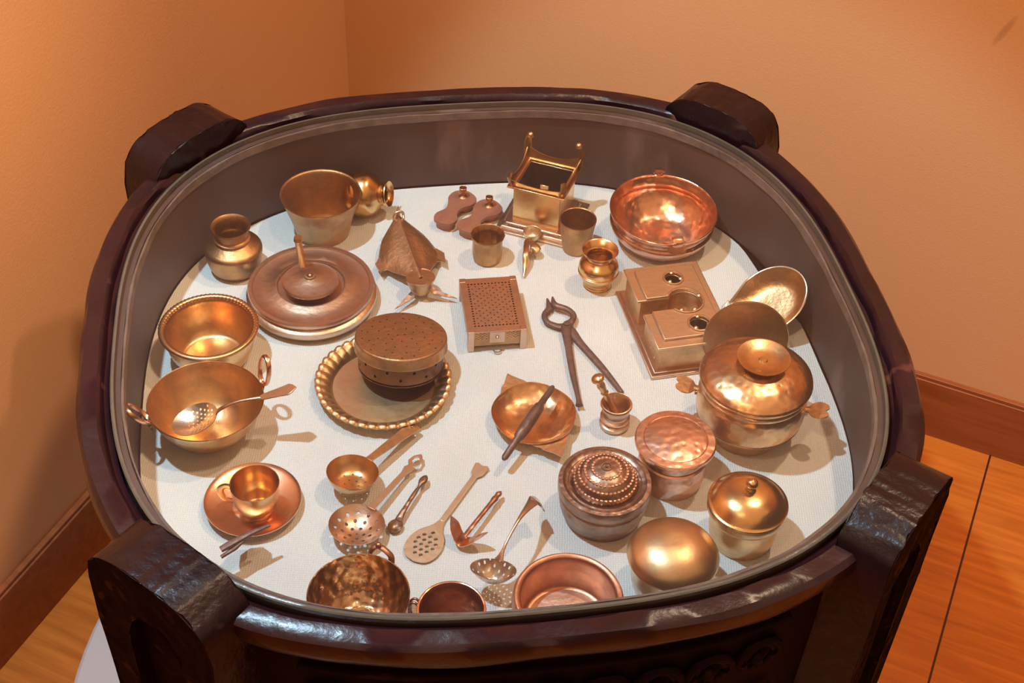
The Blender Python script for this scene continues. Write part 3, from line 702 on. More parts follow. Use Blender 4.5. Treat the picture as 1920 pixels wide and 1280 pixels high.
def slat(x0, y0, x1, y1, h, fl_, nx, ny):
    L0 = math.hypot(x1 - x0, y1 - y0); m_ = 14; ol = []
    top = [h * (.45 + .55 * abs(2 * k / m_ - 1) ** 2.2) for k in range(m_ + 1)]
    ol = [(L0 * k / m_, 0) for k in range(m_ + 1)] + [(L0 * k / m_, top[k]) for k in range(m_, -1, -1)]
    ux, uy = (x1 - x0) / L0, (y1 - y0) / L0
    return MB().sheet(ol, [], .0012, 0, None, .006, warp=lambda x, y, z: (x0 + ux * x + nx * (z + fl_ * y), y0 + uy * x + ny * (z + fl_ * y), .0625 + y))
e = .031
for x0, y0, x1, y1, nx, ny, h in ((-e, -e, e, -e, 0, -1, .008), (e, -e, e, e, 1, 0, .013), (e, e, -e, e, 0, 1, .013), (-e, e, -e, -e, -1, 0, .013)):
    slat(x0, y0, x1, y1, h, .25, nx, ny).obj('parapet', 'brass_tarnished', t)
for (x, y, hh, ball_) in ((-e, -e, .018, 0), (-e, e, .034, 1), (e, e, .034, 1), (e, -e, .020, 0)):
    o2 = Vector((x, y, 0)).normalized()
    P = [Vector((x, y, .060)), Vector((x, y, .066)) + o2 * .002, Vector((x, y, .0625 + hh * .6)) + o2 * .004, Vector((x, y, .0625 + hh)) + o2 * .001]
    q = MB().sweep(P, [(.0055, .0011), (.0060, .0011), (.0050, .0011), (.0030, .0011)], 10, up=o2, smooth=4)
    hn = q.obj('horn', 'brass_tarnished', t)
    if ball_: MB().ball(P[-1] - o2 * .0022 + Vector((0, 0, -.002)), .0044, 14, (1, 1, .9)).obj('knob', 'brass', hn)
MB().box(.004, .014, -.0305, -.0290, .060, .072).obj('front_tab', 'brass_gold', t, bev=.0005)

# copper pan at the back right
p, r = rimplace(1243, 389, 203, .050)
t = thing('copper_basin', 'large bright copper basin with incurved shoulder and strap handles at back right', 'basin', p, (math.radians(3), math.radians(1), 0), G_BOWL)
pr = catmull([(0, .001), (r * .42, .0012), (r * .66, .006), (r * .88, .020), (r * .97, .031), (r * .93, .036), (r * .935, .040), (r * .99, .047), (r * 1.0, .050)], 5)
vessel(pr, .0012, 80).obj('body', 'copper', t)
for an in (93, 282):
    d = Vector((math.cos(math.radians(an)), math.sin(math.radians(an)), 0)); s_ = Vector((-d.y, d.x, 0))
    q = MB(); q.sheet([(-.012, -.004), (-.005, .003), (.005, .003), (.012, -.004), (.006, -.010), (-.006, -.010)], [], .0012, .0006, T=Matrix(((s_.x, 0, d.x, d.x * (r + .001)), (s_.y, 0, d.y, d.y * (r + .001)), (0, 1, 0, .048), (0, 0, 0, 1))))
    q.sweep([d * (r + .001) + Vector((0, 0, .048)), d * (r + .003) + Vector((0, 0, .0565)), d * (r - .004) + Vector((0, 0, .0585)), d * (r - .0045) + Vector((0, 0, .050))], [(.0062, .0008)] * 4, 8, up=Vector((0, 0, 1)) + d * .01, smooth=3)
    q.obj('strap_handle', 'copper', t)

# three-burner stove block
HS = .042
rl, rrr, flp = at(1168, 499, HS), at(1300, 486, HS), at(1241, 652, HS)
ax = (rrr - rl); Wd = ax.length; dn_ = (rl - flp); Dp = dn_.length
hz = (math.atan2(ax.y, ax.x) + math.atan2(dn_.y, dn_.x) - PI / 2) / 2
cc = (rrr + flp) / 2; Wd = .080; Dp = .128
t = thing('brazier_stove', 'brass block stove with three fire holes and a slot open to the left', 'stove', (cc.x, cc.y, ZC), (0, 0, hz))
def keyhole(x0, x1, y0, y1, sw, R_, cx_, e_=0):
    a0 = math.asin(sw / R_); pts = [(x0, y1), (x0, sw)]
    pts += [(cx_ - math.cos(a0) * R_, sw)] + [(cx_ + R_ * math.cos(th), R_ * math.sin(th)) for th in [PI - a0 - (2 * PI - 2 * a0) * k / 22 for k in range(1, 22)]] + [(cx_ - math.cos(a0) * R_, -sw)]
    pts += [(x0, -sw), (x0, y0), (x1, y0), (x1, y1)]
    return pts[::-1]
w2, d2 = Wd / 2, Dp / 2; HC = .008
MB().box(-w2 - .008, w2 + .008, -d2 - .008, d2 + .008, 0, .004).box(-w2 - .004, w2 + .004, -d2 - .004, d2 + .004, .004, .006).obj('base_plate', 'bronze', t, bev=.001)
okh = keyhole(-w2 + .001, w2 - .001, -d2 + .001, d2 - .001, .0105, .0185, HC)
ikh = keyhole(-w2 + .003, w2 - .003, -d2 + .003, d2 - .003, .0125, .0205, HC)
MB().sheet(okh, [[(-w2 + .003, .0125), (HC - .0163, .0125)] + [(HC + .0205 * math.cos(th), .0205 * math.sin(th)) for th in [PI - .656 - (2 * PI - 1.312) * k / 22 for k in range(1, 22)]] + [(HC - .0163, -.0125), (-w2 + .003, -.0125), (-w2 + .003, -d2 + .003), (w2 - .003, -d2 + .003), (w2 - .003, d2 - .003), (-w2 + .003, d2 - .003)]], .031, .037).obj('body', 'brass_dull', t)
h1, h2 = circ(.006, d2 * .60, .0095, 20), circ(.012, -d2 * .60, .0110, 20)
lidk = keyhole(-w2 - .003, w2 + .003, -d2 - .003, d2 + .003, .0105, .0185, HC)
MB().sheet(lidk, [h1, h2], .003, .040).obj('cornice', 'brass_pale', t, bev=.0009)
lidk = keyhole(-w2 + .007, w2 - .005, -d2 + .008, d2 - .005, .0105, .0185, HC)
MB().sheet(lidk, [h1, h2], .0028, .0430).obj('hob_plate', 'brass_pale', t, bev=.0007)
for cx_, cy_, R_, g0, g1 in ((.006, d2 * .60, .0105, 0, 2 * PI), (HC, 0, .0198, -PI * .80, PI * .80), (.012, -d2 * .60, .0120, 0, 2 * PI)):
    full = g1 - g0 > 6.2; n = 40
    P = [(cx_ + R_ * math.cos(g0 + (g1 - g0) * k / (n if full else n - 1)), cy_ + R_ * math.sin(g0 + (g1 - g0) * k / (n if full else n - 1)), .0436) for k in range(n)]
    rg = MB().sweep(P, [(.0014, .0011)] * n, 8, closed=full).obj('fire_ring', 'brass_dull', t)
    q = MB()
    for th in (-.4, 1.5, -2.3) if R_ < .015 else (.25, -1.25, -2.1): q.ball((cx_ + (R_ - .0022) * math.cos(th), cy_ + (R_ - .0022) * math.sin(th), .0438), .0026, 10, (1, 1, .8))
    q.obj('pot_rests', 'brass_pale', rg)
q = MB()
for zz in (.012, .022):
    for yy in (-.035, -.05): q.ball((-w2 + .001, yy, zz), .0012, 8)
q.obj('rivets', 'brass_dull', t)

# scoop
a = at(1356, 572, .003); b = at(1452, 652, .003); mo = (a + b) / 2; rd = at(1512, 531, .047)
d = rd - mo; L = d.length; wv_ = (a - b); Wsc = wv_.length / 2; ex = d.normalized(); ey = (wv_ - ex * wv_.dot(ex)).normalized(); ez = ex.cross(ey)
if ez.z < 0: ez = -ez
T = Matrix(((ex.x, ey.x, ez.x, 0), (ex.y, ey.y, ez.y, 0), (ex.z, ey.z, ez.z, 0), (0, 0, 0, 1)))
t = thing('scoop', 'round-ended brass scoop propped up against the right wall of the drum', 'scoop', mo)
Ws = Wsc * .86
ol = [(0, -Ws), (L * .35, -Ws * 1.02)] + [(L * .45 + L * .55 * math.sin(u), -Ws * 1.02 * math.cos(u)) for u in [PI * i / 22 for i in range(23)]] + [(L * .35, Ws * 1.02), (0, Ws)]
def sc_z(x, y):
    k = max(abs(y) / (Ws * 1.02), 0); 
    rr = math.hypot(max(0, x - L * .45) / (L * .55), y / (Ws * 1.02)); return .002 + .017 * (max(0, rr - .55) / .45) ** 2 * min(1, x / L * 2.5 + .15)
MB().sheet(ol, [], .0010, 0, sc_z, .005, T).obj('pan', 'brass_dull', t)
ed = [(x, y, sc_z(x, y)) for x, y in ol]
MB().sweep([T @ Vector(v) for v in ed], [.0014] * len(ed), 8).obj('rolled_edge', 'brass_pale', t)
MB().sheet([(-.002, -.004), (-.012, -.003), (-.015, .002), (-.010, .009), (0, .010)], [], .0025, .003, T=T @ Matrix.Translation((0, Ws * .86, 0))).obj('lug', 'bronze', t, bev=.0006)

# dark disc lid standing on edge
c = seat(1399, 634, .047); rdsc = 80 * mpp(1399, 634, .047)
t = thing('round_plate', 'dark plain brass disc standing on edge behind the big covered pot', 'disc', (c.x, c.y, ZC))
el = math.radians(14)
T = TR(0, 0, rdsc * math.cos(el) + .0008, 0, 0, 0) @ Matrix.Rotation(math.radians(90) - el, 4, 'X')
MB().lathe([(0, .0012), (rdsc * .97, .0012), (rdsc, .0006), (rdsc, -.0006), (rdsc * .97, -.0012), (0, -.0012)], 80, T).obj('disc', 'brass_tarnished', t)
MB().lathe([(rdsc * .985, .0012), (rdsc * 1.0, .0018), (rdsc * 1.008, 0), (rdsc * 1.0, -.0018), (rdsc * .985, -.0012)], 80, T, closed=True).obj('edge_bead', 'brass_dull', t)

# big covered pot
p, R = rimplace(1419, 700, 208, .083)
t = thing('covered_pot', 'biggest lidded brass pot with dish-shaped knob and heart-shaped side handles', 'pot', p, group=G_LID)
pr = catmull([(0, .0005), (R * .56, 0), (R * .66, .003), (R * .74, .014), (R * .86, .026), (R * .90, .0285)], 4) + catmull([(R * .945, .030), (R * .985, .034), (R * 1.0, .048), (R * .985, .060), (R * .94, .066), (R * .93, .070)], 4)
vessel(pr, .0016, 80).obj('body', 'brass_hammer', t)
MB().lathe([(R * .90, .0275), (R * .955, .0285), (R * .975, .0305), (R * .95, .0325), (R * .90, .0325)], 80, closed=True).obj('lower_band', 'brass', t)
q = MB().lathe([(R * .935, .066), (R * .985, .067), (R * .995, .070), (R * .975, .0725), (R * 1.01, .075), (R * 1.03, .078), (R * 1.02, .0805)] + catmull([(R * 1.0, .0815), (R * .90, .0865), (R * .70, .092), (R * .45, .0955), (R * .30, .0955), (0, .0955)], 4) + [(0, .093), (R * .8, .086), (R * .93, .079)], 80, closed=False)
ld = q.obj('lid', 'brass_hammer', t)
kc = at(1432, 671, .1035) - p; kr = 50 * mpp(1432, 671, .103)
MB().lathe([(0, .094), (kr * .46, .0945), (kr * .40, .0965), (kr * .52, .098), (kr * .85, .1010), (kr * 1.0, .1042), (kr * 1.0, .1052), (kr * .94, .1050), (kr * .70, .1018), (kr * .45, .1005), (kr * .18, .1005), (kr * .13, .1020), (0, .1022)], 64, TR(kc.x, kc.y, 0)).obj('knob', 'brass', ld)
for hp in ((1538, 768), (1300, 722)):
    hd = heading((1419, 742), hp, .052)
    hrt = catmull([(0, 0), (.006, -.0090), (.014, -.0120), (.021, -.0085), (.0225, -.004), (.0195, 0), (.0225, .004), (.021, .0085), (.014, .0120), (.006, .0090), (0, 0)], 4)[:-1]
    T = Matrix.Rotation(hd, 4, 'Z') @ Matrix.Translation((R * 1.0, 0, .050)) @ Matrix.Rotation(math.radians(-10), 4, 'Y')
    q = MB().sheet(hrt, [], .0012, 0, T=T); q.sweep([T @ Vector((-.002, 0, 0)), T @ Vector((.004, 0, 0))], [(.0035, .0015)] * 2, 8)
    hh_ = q.obj('heart_handle', 'brass_dull', t)
    MB().lathe([(.001, -.0016), (.0030, -.001), (.0030, .001), (.001, .0016)], 12, Matrix.Rotation(hd, 4, 'Z') @ Matrix.Translation((R * 1.0 + .001, 0, .044)) @ Matrix.Rotation(PI / 2, 4, 'Y')).obj('rivet', 'bronze', hh_)

# copper box with flat lid
p, r = rimplace(1267, 823, 153, .056)
t = thing('copper_canister', 'round pinkish copper canister with wide flat stepped lid, left of the big pot', 'canister', p, group=G_LID)
pr = catmull([(0, .0005), (r * .70, 0), (r * .80, .004), (r * .86, .018), (r * .80, .034), (r * .80, .046)], 4)
vessel(pr, .0012).obj('body', 'copper_worn', t)
MB().lathe([(r * .81, .0335), (r * .85, .035), (r * .81, .0365)], 56, closed=True).obj('body_band', 'copper_worn', t)
MB().lathe([(r * .82, .0455), (r * .83, .0455), (r * .84, .0500), (r * .97, .0505), (r * 1.0, .052), (r * 1.0, .055), (r * .97, .0562), (r * .80, .0568), (r * .785, .0555), (r * .765, .0565), (r * .55, .0585), (r * .3, .0597), (0, .0600), (0, .058), (r * .82, .0535)], 80).obj('lid', 'copper_worn', t)

# dark copper box with domed lid
p, r = rimplace(1134.5, 901, 176, .047)
t = thing('domed_canister', 'dark coppery round box with a hammered ribbed dome lid, front right', 'canister', p, group=G_LID)
pr = catmull([(0, .0005), (r * .74, 0), (r * .84, .003), (r * .93, .016), (r * .97, .030), (r * .93, .0325)], 4)
vessel(pr, .0014).obj('body', 'bronze_dark', t)
dome = [(r * .66, .0445), (r * .665, .0475)] + catmull([(r * .66, .0495), (r * .625, .0545), (r * .52, .0600), (r * .37, .0640), (r * .20, .0658)], 5) + [(r * .12, .0662), (r * .115, .0672), (r * .095, .0672), (r * .085, .0662), (r * .03, .0662), (r * .022, .0682), (0, .0684)]
MB().lathe([(r * .90, .0325), (r * .965, .0335), (r * .995, .036), (r * 1.0, .0455), (r * .985, .0475), (r * .90, .0478), (r * .87, .0462), (r * .80, .0452), (r * .77, .0462), (r * .72, .0455)] + dome[:1] + [(0, .043)], 80).obj('rim_ring', 'bronze_dark', t)
ld = MB().lathe(dome + [(0, .040), (r * .60, .044)], 80).obj('domed_lid', 'bronze_dark', t)
q = MB(); 
for rr, zz, n in ((.652, .0510, 44), (.575, .0575, 40), (.455, .0620, 34), (.30, .0650, 24)):
    for k in range(n):
        th = 2 * PI * k / n; q.ball((r * rr * math.cos(th), r * rr * math.sin(th), zz), .0019, 8, (1, 1, .6))
q.obj('embossed_beads', 'copper_worn', ld)

# brass pot with ball knob
p, r = rimplace(1403, 939, 151, .052)
t = thing('ball_knob_pot', 'small lidded brass pot with ball knob, nearest the right front post', 'pot', p, group=G_LID)
pr = catmull([(0, .0005), (r * .70, 0), (r * .80, .003), (r * .86, .016), (r * .87, .036)], 4) + [(r * .96, .0385), (r * .99, .042), (r * .96, .0465)]
vessel(pr, .0013).obj('body', 'brass', t)
ld = MB().lathe([(r * .90, .0470), (r * .98, .0478), (r * 1.01, .0495), (r * 1.0, .0515), (r * .95, .0522)] + catmull([(r * .93, .0530), (r * .75, .0600), (r * .50, .0650), (r * .2, .0672), (0, .0675)], 4) + [(0, .065), (r * .8, .055)], 80).obj('lid', 'brass_gold', t)
k_ = at(1407, 926, .068) - p
MB().lathe(catmull([(.0001, .0665), (.0050, .0672), (.0042, .0695), (.0030, .0715), (.0045, .0735), (.0058, .0765), (.0045, .0800), (.0015, .0815), (0.0001, .0817)], 4), 28, TR(k_.x * 0 + .000, .0, 0)).obj('ball_knob', 'brass_gold', ld)

# domed vessel (upturned bowl over a pot)
p, r = rimplace(1262, 1040, 174, .046)
t = thing('dome_covered_pot', 'brass pot capped by a plain smooth shining dome, at the front right', 'pot', p, group=G_LID)
vessel(catmull([(0, .0005), (r * .66, 0), (r * .78, .004), (r * .86, .018), (r * .84, .036), (r * .86, .044)], 4), .0013).obj('body', 'silver', t)
MB().lathe([(r * .97, .0445), (r * 1.0, .0455), (r * 1.0, .047)] + catmull([(r * .985, .0485), (r * .88, .0550), (r * .62, .0625), (r * .30, .0665), (0, .067)], 5) + [(0, .0655), (r * .6, .061), (r * .86, .0535)], 80).obj('dome_lid', mat('dome_brass', (.86, .58, .32), .36, 1, 22, .3, bump=.3, bscale=40), t)

# thick copper bowl
p, r = rimplace(1066, 1117, 212, .044)
t = thing('copper_bowl', 'thick-walled reddish copper bowl at the front edge of the case', 'bowl', p, group=G_BOWL)
MB().lathe(catmull([(0, .0005), (r * .70, 0), (r * .86, .006), (r * .97, .022), (r * 1.0, .036), (r * .965, .044), (r * .90, .0445), (r * .845, .041), (r * .83, .028), (r * .80, .012), (r * .72, .0065), (r * .4, .0062), (0, .0060)], 5), 80).obj('body', mat('aged_copper', (.74, .36, .23), .42, 1, 40, .4, bump=.4, bscale=60), t)
MB().lathe([(0.0001, .0066), (r * .66, .0068), (r * .70, .0072), (r * .66, .0076), (r * .3, .0090), (0.0001, .0095)], 64).obj('base_plate', mat('pale_copper', (.95, .64, .50), .48, 1, 35, .3, bump=.8, bscale=60), t)

# mug with handle
p, r = rimplace(846.5, 1142, 127, .046)
t = thing('small_mug', 'plain dark copper mug with wire handle at the very front', 'mug', p, group=G_CUP)
pr = [(0, .0005), (r * .78, 0), (r * .84, .002), (r * .90, .020), (r * .93, .040), (r * .99, .0455)]
vessel(catmull(pr, 3), .0012).obj('body', 'copper_dark', t)
MB().lathe([(r * .99 + .0013 * math.cos(u), .046 + .0013 * math.sin(u)) for u in [2 * PI * i / 8 for i in range(8)]], 64, closed=True).obj('rim_bead', 'copper', t)
hd = heading((846, 1142), (775, 1128), .046); d = Vector((math.cos(hd), math.sin(hd), 0))
q = MB()
for sg in (-1, 1):
    s_ = Vector((-d.y, d.x, 0)) * .0022 * sg
    q.sweep([d * (r * .98) + s_ + Vector((0, 0, .043)), d * (r * 1.10) + s_ + Vector((0, 0, .048)), d * (r * 1.26) + s_ + Vector((0, 0, .043)), d * (r * 1.24) + s_ + Vector((0, 0, .024)), d * (r * .92) + s_ + Vector((0, 0, .016))], [.0012] * 5, 8, smooth=5)
q.obj('wire_handle', 'copper_dark', t)

# hammered bowl
p, r = rimplace(672, 1114, 194, .044)
t = thing('hammered_bowl', 'hammered brown brass bowl with raised centre and riveted handle, front left', 'bowl', p, group=G_BOWL)
pr = catmull([(0, .0060), (r * .22, .0060), (r * .27, .0045), (r * .34, .0005), (r * .50, .0012), (r * .78, .012), (r * .92, .028), (r * .98, .040), (r * 1.0, .044)], 5)
vessel(pr, .0013, 80).obj('body', mat('hammered_brass', (.66, .42, .24), .28, 1, 50, .45, vor=.55, vscale=130), t)
MB().lathe([(r * .20, .0085), (r * .25, .0078), (r * .27, .0092), (r * .25, .0100)], 48, closed=True).obj('centre_ring', 'brass', t)
hd = heading((672, 1114), (708, 1037), .044); d = Vector((math.cos(hd), math.sin(hd), 0)); s_ = Vector((-d.y, d.x, 0))
h_ = MB().sweep([d * (r * .97) + Vector((0, 0, .034)) + s_ * .008, d * (r * 1.05) + Vector((0, 0, .046)) + s_ * .006, d * (r * 1.13) + Vector((0, 0, .050)), d * (r * 1.06) + Vector((0, 0, .046)) - s_ * .012, d * (r * 1.0) + Vector((0, 0, .038)) - s_ * .014], [(.0030, .0016)] * 5, 10, smooth=5).obj('lug_handle', 'copper_dark', t)
MB().ball(d * (r * 1.12) + Vector((0, 0, .052)), .0032, 12).obj('rivet', 'copper_dark', h_)

# round perforated skimmer with pierced lozenge handle
a, rot, L = along((669, 982), .016, (790, 853), .006)
t = thing('round_skimmer', 'round deep skimmer with many holes and lozenge-ended handle', 'skimmer', a, rot, G_SPOON)
rk = 53 * mpp(669, 978, .018)
hs = [circ(.0068 * math.cos(k * 1.256), .0068 * math.sin(k * 1.256), .0017, 10) for k in range(5)] + [circ(.0135 * math.cos(k * .698), .0135 * math.sin(k * .698), .0017, 10) for k in range(9)] + [circ(.0200 * math.cos(k * .52), .0200 * math.sin(k * .52), .0017, 10) for k in range(12)] + [circ(0, 0, .0010, 9)]
bowl_sheet(rk, rk, .0135, hs, .0009, grid=.003).obj('bowl', 'bronze', t)
q = MB(); e0 = rk
q.sheet([(e0 - .003, -.0048), (e0 + .004, -.0034), (L - .032, -.0030), (L - .024, -.0050), (L - .020, -.0028), (L - .014, -.0065), (L - .006, -.0055), (L, -.001), (L, .001), (L - .006, .0055), (L - .014, .0065), (L - .020, .0028), (L - .024, .0050), (L - .032, .0030), (e0 + .004, .0034), (e0 - .003, .0048)], [[(L - .0155, 0), (L - .0125, -.0034), (L - .0075, -.0030), (L - .0045, 0), (L - .0075, .0030), (L - .0125, .0034)]], .0014, .0012).obj('handle', 'brass_pale', t, bev=.0003)

# small dark spoon
a, rot, L = along((741, 985), .005, (800, 893), .006)
t = thing('small_spoon', 'small dark ornate spoon lying right of the round deep skimmer', 'spoon', a, rot, G_SPOON)
rk = 14 * mpp(741, 985, .005)
bowl_sheet(rk * 1.15, rk, .0040, [], .0008, grid=.0025).obj('bowl', 'bronze_dark', t)
MB().sweep([(rk, 0, .0), (rk + .005, 0, .002), (L * .40, 0, .0030), (L * .60, 0, .0028), (L * .74, 0, .0022), (L * .80, 0, .0022), (L * .88, 0, .0024), (L * .96, 0, .002), (L, 0, .0015)], [(.0040, .0010), (.0032, .0015), (.0022, .0018), (.0024, .0018), (.0016, .0015), (.0026, .0020), (.0042, .0024), (.0028, .0016), (.0005, .0005)], 12, smooth=4).obj('handle', 'bronze_dark', t)

# slotted turner
a, rot, L = along((796, 1022), .002, (906, 872), .002)
t = thing('slotted_turner', 'pale flat brass turner with pierced oval blade and square-ended handle', 'spatula', a, rot, G_SPOON)
hs = []
for i, (x_, n) in enumerate(((-.0125, 2), (-.0068, 3), (-.001, 4), (.0048, 4), (.0105, 3), (.0162, 1))):
    for j in range(n): hs.append(circ(x_, (j - (n - 1) / 2) * .0062, .0020, 10))
ol = catmull([(-.0215, 0), (-.0185, -.0105), (-.009, -.0165), (.003, -.0172), (.014, -.0135), (.022, -.0075), (.028, -.0042), (.034, -.0030)], 4)
ol = ol + [(x, -y) for x, y in ol[::-1] if abs(y) > 1e-6]
MB().sheet(ol, hs, .0010, .0012).obj('blade', 'brass_pale', t)
MB().sheet([(.033, -.0028), (L - .018, -.0028), (L - .013, -.0064), (L - .002, -.0078), (L, -.005), (L - .002, 0), (L, .005), (L - .002, .0078), (L - .013, .0064), (L - .018, .0028), (.033, .0028)], [], .0018, .0016).obj('handle', 'brass_pale', t, bev=.0004)

# hoe-bladed ladle
a, rot, L = along((872, 1004), .012, (940, 921), .008)
t = thing('leaf_ladle', 'small coppery tool with upturned leaf blade, right of the slotted turner', 'ladle', a, rot, G_SPOON)
MB().sweep([(-.002, 0, 0), (L * .3, 0, .001), (L * .72, 0, .001), (L * .80, 0, .001), (L * .88, 0, .001), (L * .93, 0, .001), (L, 0, 0)], [(.0026, .0014), (.0024, .0018), (.0026, .0020), (.0034, .0024), (.0026, .002), (.0032, .0022), (.0006, .0006)], 10, smooth=3).obj('handle', 'copper_dark', t)
MB().sheet(catmull([(.006, .020), (-.004, .014), (-.0095, .004), (-.0085, -.006), (-.002, -.014), (.006, -.021), (.008, -.012), (.005, -.004), (.005, .005), (.009, .013), (.006, .020)], 3)[:-1], [], .0010, 0, lambda x, y: .013 * (abs(y) / .02) ** 1.4 - .004 * (1 - min(1, abs(y) / .02)) - .002 , .003).obj('blade', 'copper', t)

# ladle with scrolled handle and pierced bowl
a, rot, L = along((925, 1066), .034, (1004, 941), .034)
a2 = at(925, 1066, .034)
t = thing('punch_ladle', 'silvery ladle with pierced boat-shaped bowl and fluted curling handle', 'ladle', a2, (0, 0, rot[2]), G_SPOON)
rk = 44 * mpp(925, 1066, .034); hdl = rot[2]
hs = [circ(x_ * .0046, y_ * .0052 + (.0026 if x_ % 2 else 0), .0010, 7) for x_ in range(-4, 5) for y_ in range(-3, 4) if (x_ * .0046 / .019) ** 2 + (y_ * .0052 / .014) ** 2 < 1]
bowl_sheet(rk, rk * .62, .016, hs, .0009, T=Matrix.Rotation(-hdl - .10, 4, 'Z') @ Matrix.Rotation(math.radians(-8), 4, 'X') ).obj('bowl', 'silver', t)
P = [(.012, 0, -.001), (.018, 0, .004), (.030, 0, .010), (.055, 0, .014), (L - .006, 0, .006), (L + .000, -.001, .001), (L + .004, -.004, -.006)]
MB().sweep(P, [(.0045, .001), (.0020, .0014), (.0014, .0014), (.0020, .0014), (.0056, .0012), (.0090, .0011), (.0092, .001)], 12, smooth=4).obj('handle', 'silver', t)

# tongs
t0 = seat(1062, 612, .006)
t = thing('pincers', 'dark iron pincers with round jaw, lying open in the middle of the case', 'tongs', t0)
def pp(l, h=.005): return [at(x, y, h) - t0 for x, y in l]
A1 = pp([(1026, 561), (1030, 578), (1021, 590), (1026, 604), (1045, 612), (1066, 616), (1090, 645), (1130, 690), (1166, 736)], .0045)
A2 = pp([(1036, 558), (1041, 572), (1062, 579), (1075, 590), (1072, 602), (1062, 613), (1065, 645), (1074, 700), (1084, 746), (1086, 760)], .0075)
MB().sweep(A1, [(.0012, .002), (.0042, .003), (.0035, .003), (.0036, .003), (.0042, .003), (.0062, .003), (.0044, .0028), (.0038, .0028), (.0026, .0026)], 10, smooth=4).obj('arm', 'iron', t)
MB().sweep(A2, [(.0012, .002), (.0040, .003), (.0036, .003), (.0036, .003), (.0040, .003), (.0060, .003), (.0042, .0028), (.0036, .0028), (.0026, .0026), (.0042, .0028)], 10, smooth=4).obj('arm', 'iron', t)
MB().lathe([(0, .012), (.0035, .0115), (.004, .010), (.0035, .002), (0, .002)], 16).obj('rivet', 'iron', t)
t0 = None

# pierced rectangular box
HB = .028
c4 = [at(862, 524, HB), at(969, 517, HB), at(986, 617, HB), at(876, 624, HB)]
cc = sum(c4, Vector()) / 4; hz = (math.atan2((c4[1] - c4[0]).y, (c4[1] - c4[0]).x) + math.atan2((c4[2] - c4[3]).y, (c4[2] - c4[3]).x)) / 2
Wb = ((c4[1] - c4[0]).length + (c4[2] - c4[3]).length) / 4; Db = ((c4[3] - c4[0]).length + (c4[2] - c4[1]).length) / 4
t = thing('pierced_box', 'small rectangular brass box with finely pierced lid and front latch', 'box', (cc.x, cc.y, ZC), (0, 0, hz))
hs = []
nx, ny = 13, 18
for i in range(nx):
    for j in range(ny):
        x_ = (i / (nx - 1) * 2 - 1) * Wb * .72; y_ = (j / (ny - 1) * 2 - 1) * Db * .78
        border = i in (0, nx - 1) or j in (0, ny - 1)
        rr_ = .0012 if border else .00085
        if border or (i + j) % 2 == 0: hs.append(circ(x_, y_, rr_, 6))
MB().sheet(rrect(-Wb, Wb, -Db, Db, .0015, 2), hs, .0010, HB).obj('lid', 'bronze', t)
MB().sheet([(-Wb * .95, -Db * .95), (Wb * .95, -Db * .95), (Wb * .95, Db * .95), (-Wb * .95, Db * .95)], [[(-Wb * .91, -Db * .92), (Wb * .91, -Db * .92), (Wb * .91, Db * .92), (-Wb * .91, Db * .92)]], .021, HB - .0012).box(-Wb * .94, Wb * .94, -Db * .94, Db * .94, .0058, .007).obj('body', 'brass_tarnished', t)
for sx in (-1, 1):
    for sy in (-1, 1):
        x0, x1 = sorted((sx * Wb, sx * (Wb - .007))); y0, y1 = sorted((sy * (Db + .0008), sy * (Db - .006)))
        MB().box(x0, x1, y0, y1, 0, HB + .0004).obj('leg', 'bronze', t, bev=.0006)
q = MB().box(-.0085, .0085, -Db * .95 - .0022, -Db * .95, .011, HB - .0015); lt = q.obj('latch_plate', 'bronze', t, bev=.0004)
MB().ball((0, -Db * .95 - .003, .019), .0020, 10).obj('stud', 'brass_pale', lt)
for sg in (-1, 1):
    q = MB()
    for k in range(6):
        for j in range(3): q.ball((sg * (.0115 + k * .0022), -Db * .95 - .0002, .015 + j * .0032 + (k % 2) * .0015), .0009, 6)
    q.obj('fretwork', 'brass_pale', t)
MB().sweep([(.004 * math.cos(u), -Db - .003 - .004 * abs(math.sin(u)), .0025 + .0008 * math.sin(u)) for u in [PI * k / 8 for k in range(9)]], [.0009] * 9, 6).obj('hasp', 'brass_pale', t)

# mortar
p, r = rimplace(1156, 757, 58, .031)
t = thing('mortar', 'tiny brass mortar with ringed waist in front of the iron pincers', 'mortar', p)
pr = [(0, 0), (r * .92, 0), (r * 1.0, .003), (r * .98, .006), (r * .82, .0075), (r * .84, .0095), (r * .97, .0115), (r * .97, .0135), (r * .82, .0155), (r * .80, .0175), (r * .90, .0195), (r * .84, .0215), (r * .84, .026), (r * .98, .0300), (r * 1.0, .0312), (r * .90, .0316), (r * .76, .0285), (r * .72, .014), (r * .5, .008), (0, .007)]
MB().lathe(pr, 48).obj('body', 'bronze', t)
MB().lathe([(r * 1.0, .0295), (r * 1.05, .0305), (r * 1.0, .0320)], 48, closed=True).obj('lip', 'brass', t)
b = seat(1160, 765, .031) ; a = at(1119, 706, .066); e_ = at(1149, 752, .020); e_ = Vector((p.x + .002, p.y - .001, ZC + .012)); d = a - e_
L = d.length; 
t = thing('pestle', 'short brass pestle with ball end leaning in the tiny mortar', 'pestle', e_, d.to_track_quat('Z', 'Y').to_euler())
MB().lathe(catmull([(0.0001, -.001), (.0032, 0), (.0040, .004), (.0036, L * .4), (.0030, L * .58), (.0042, L * .62), (.0034, L * .66), (.0044, L * .80), (.0036, L * .86), (.0066, L * .93), (.0062, L * .985), (.0028, L * 1.02), (.0001, L * 1.025)], 4), 24).obj('shaft', 'brass', t)

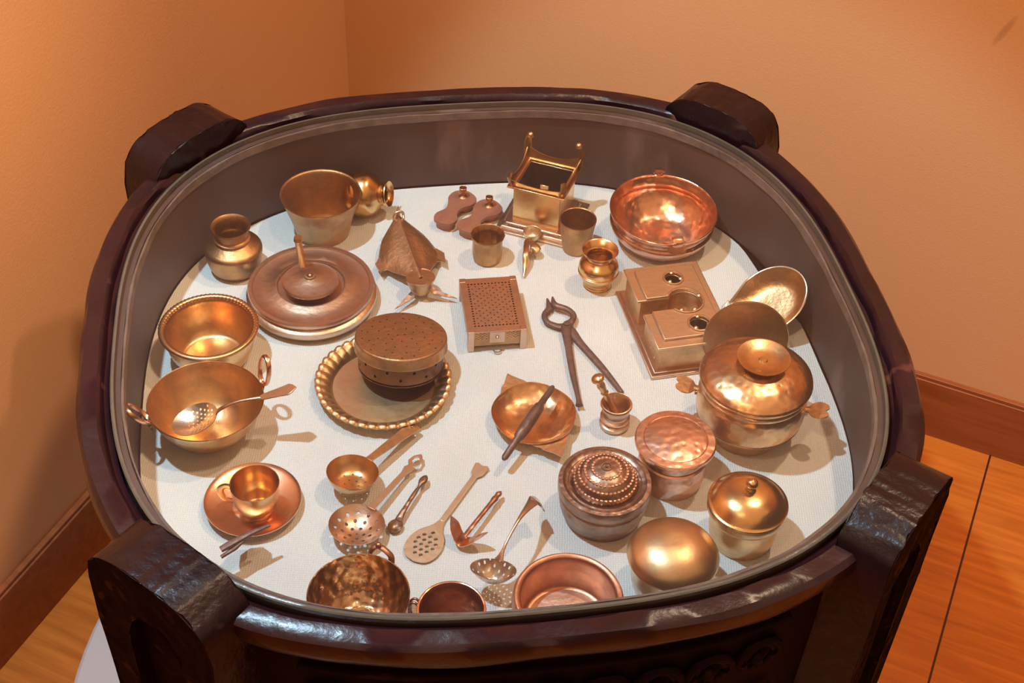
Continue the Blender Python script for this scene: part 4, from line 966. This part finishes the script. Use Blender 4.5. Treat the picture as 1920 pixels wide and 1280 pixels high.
# leaf lamp dish
hz = heading((940, 715), (1068, 840), .012)
c = seat(1001, 776, .013); rx = .050
t = thing('spouted_dish', 'shallow hammered brass dish with triangular spouts at both ends', 'dish', c, (0, 0, hz))
rxl = .5 * (at(1001, 776, .013) - at(1001, 776, .013)).length
Rd = 80 * mpp(1001, 776, .013)
vessel(catmull([(0, .0004), (Rd * .45, .0008), (Rd * .75, .0045), (Rd * .92, .0105), (Rd * 1.0, .0145)], 4), .0010, 72, mod=lambda th, rr, z: (rr * (1 + .012 * math.sin(5 * th + 1)), z + .0008 * math.sin(3 * th) * (rr / Rd))).obj('bowl', 'brass_hammer', t)
jag = random.Random(5)
for sg in (-1, 1):
    pts = [(sg * Rd * .72, -Rd * .62)]
    n = 7
    tip = (sg * Rd * 1.45, Rd * (.30 if sg < 0 else -.30))
    for k in range(1, n): f = k / n; pts.append((pts[0][0] * (1 - f) + tip[0] * f + jag.uniform(-.0008, .0008), pts[0][1] * (1 - f) + tip[1] * f + jag.uniform(-.0008, .0008)))
    pts.append(tip); e1 = (sg * Rd * .72, Rd * .62)
    for k in range(1, n): f = k / n; pts.append((tip[0] * (1 - f) + e1[0] * f + jag.uniform(-.0008, .0008), tip[1] * (1 - f) + e1[1] * f + jag.uniform(-.0008, .0008)))
    pts.append(e1); pts += [(sg * Rd * .95 * math.cos(u), Rd * .95 * math.sin(u)) for u in (.5, 0, -.5)]
    MB().sheet(pts, [], .0009, .0128, lambda x, y: .0125 + .05 * max(0, abs(x) - Rd) , .006).obj('spout', 'brass_dull', t)

# rod / rolling pin lying on the dish
a = at(944, 861, .020); b = at(1037, 724, .030); d = b - a; L = d.length
t = thing('rolling_pin', 'dark tapering wooden rod lying across the spouted brass dish', 'rolling pin', a, (0, -math.asin(d.z / L), math.atan2(d.y, d.x)))
MB().sweep([(0, 0, 0), (.003, 0, 0), (L * .28, 0, 0), (L * .30, 0, 0), (L * .40, 0, .0), (L * .62, 0, .0), (L * .72, 0, 0), (L * .74, 0, 0), (L * .97, 0, 0), (L, 0, 0)], [.0020, .0034, .0038, .0052, .0062, .0060, .0052, .0038, .0030, .0018], 16).obj('rod', 'iron', t, sharp=60)
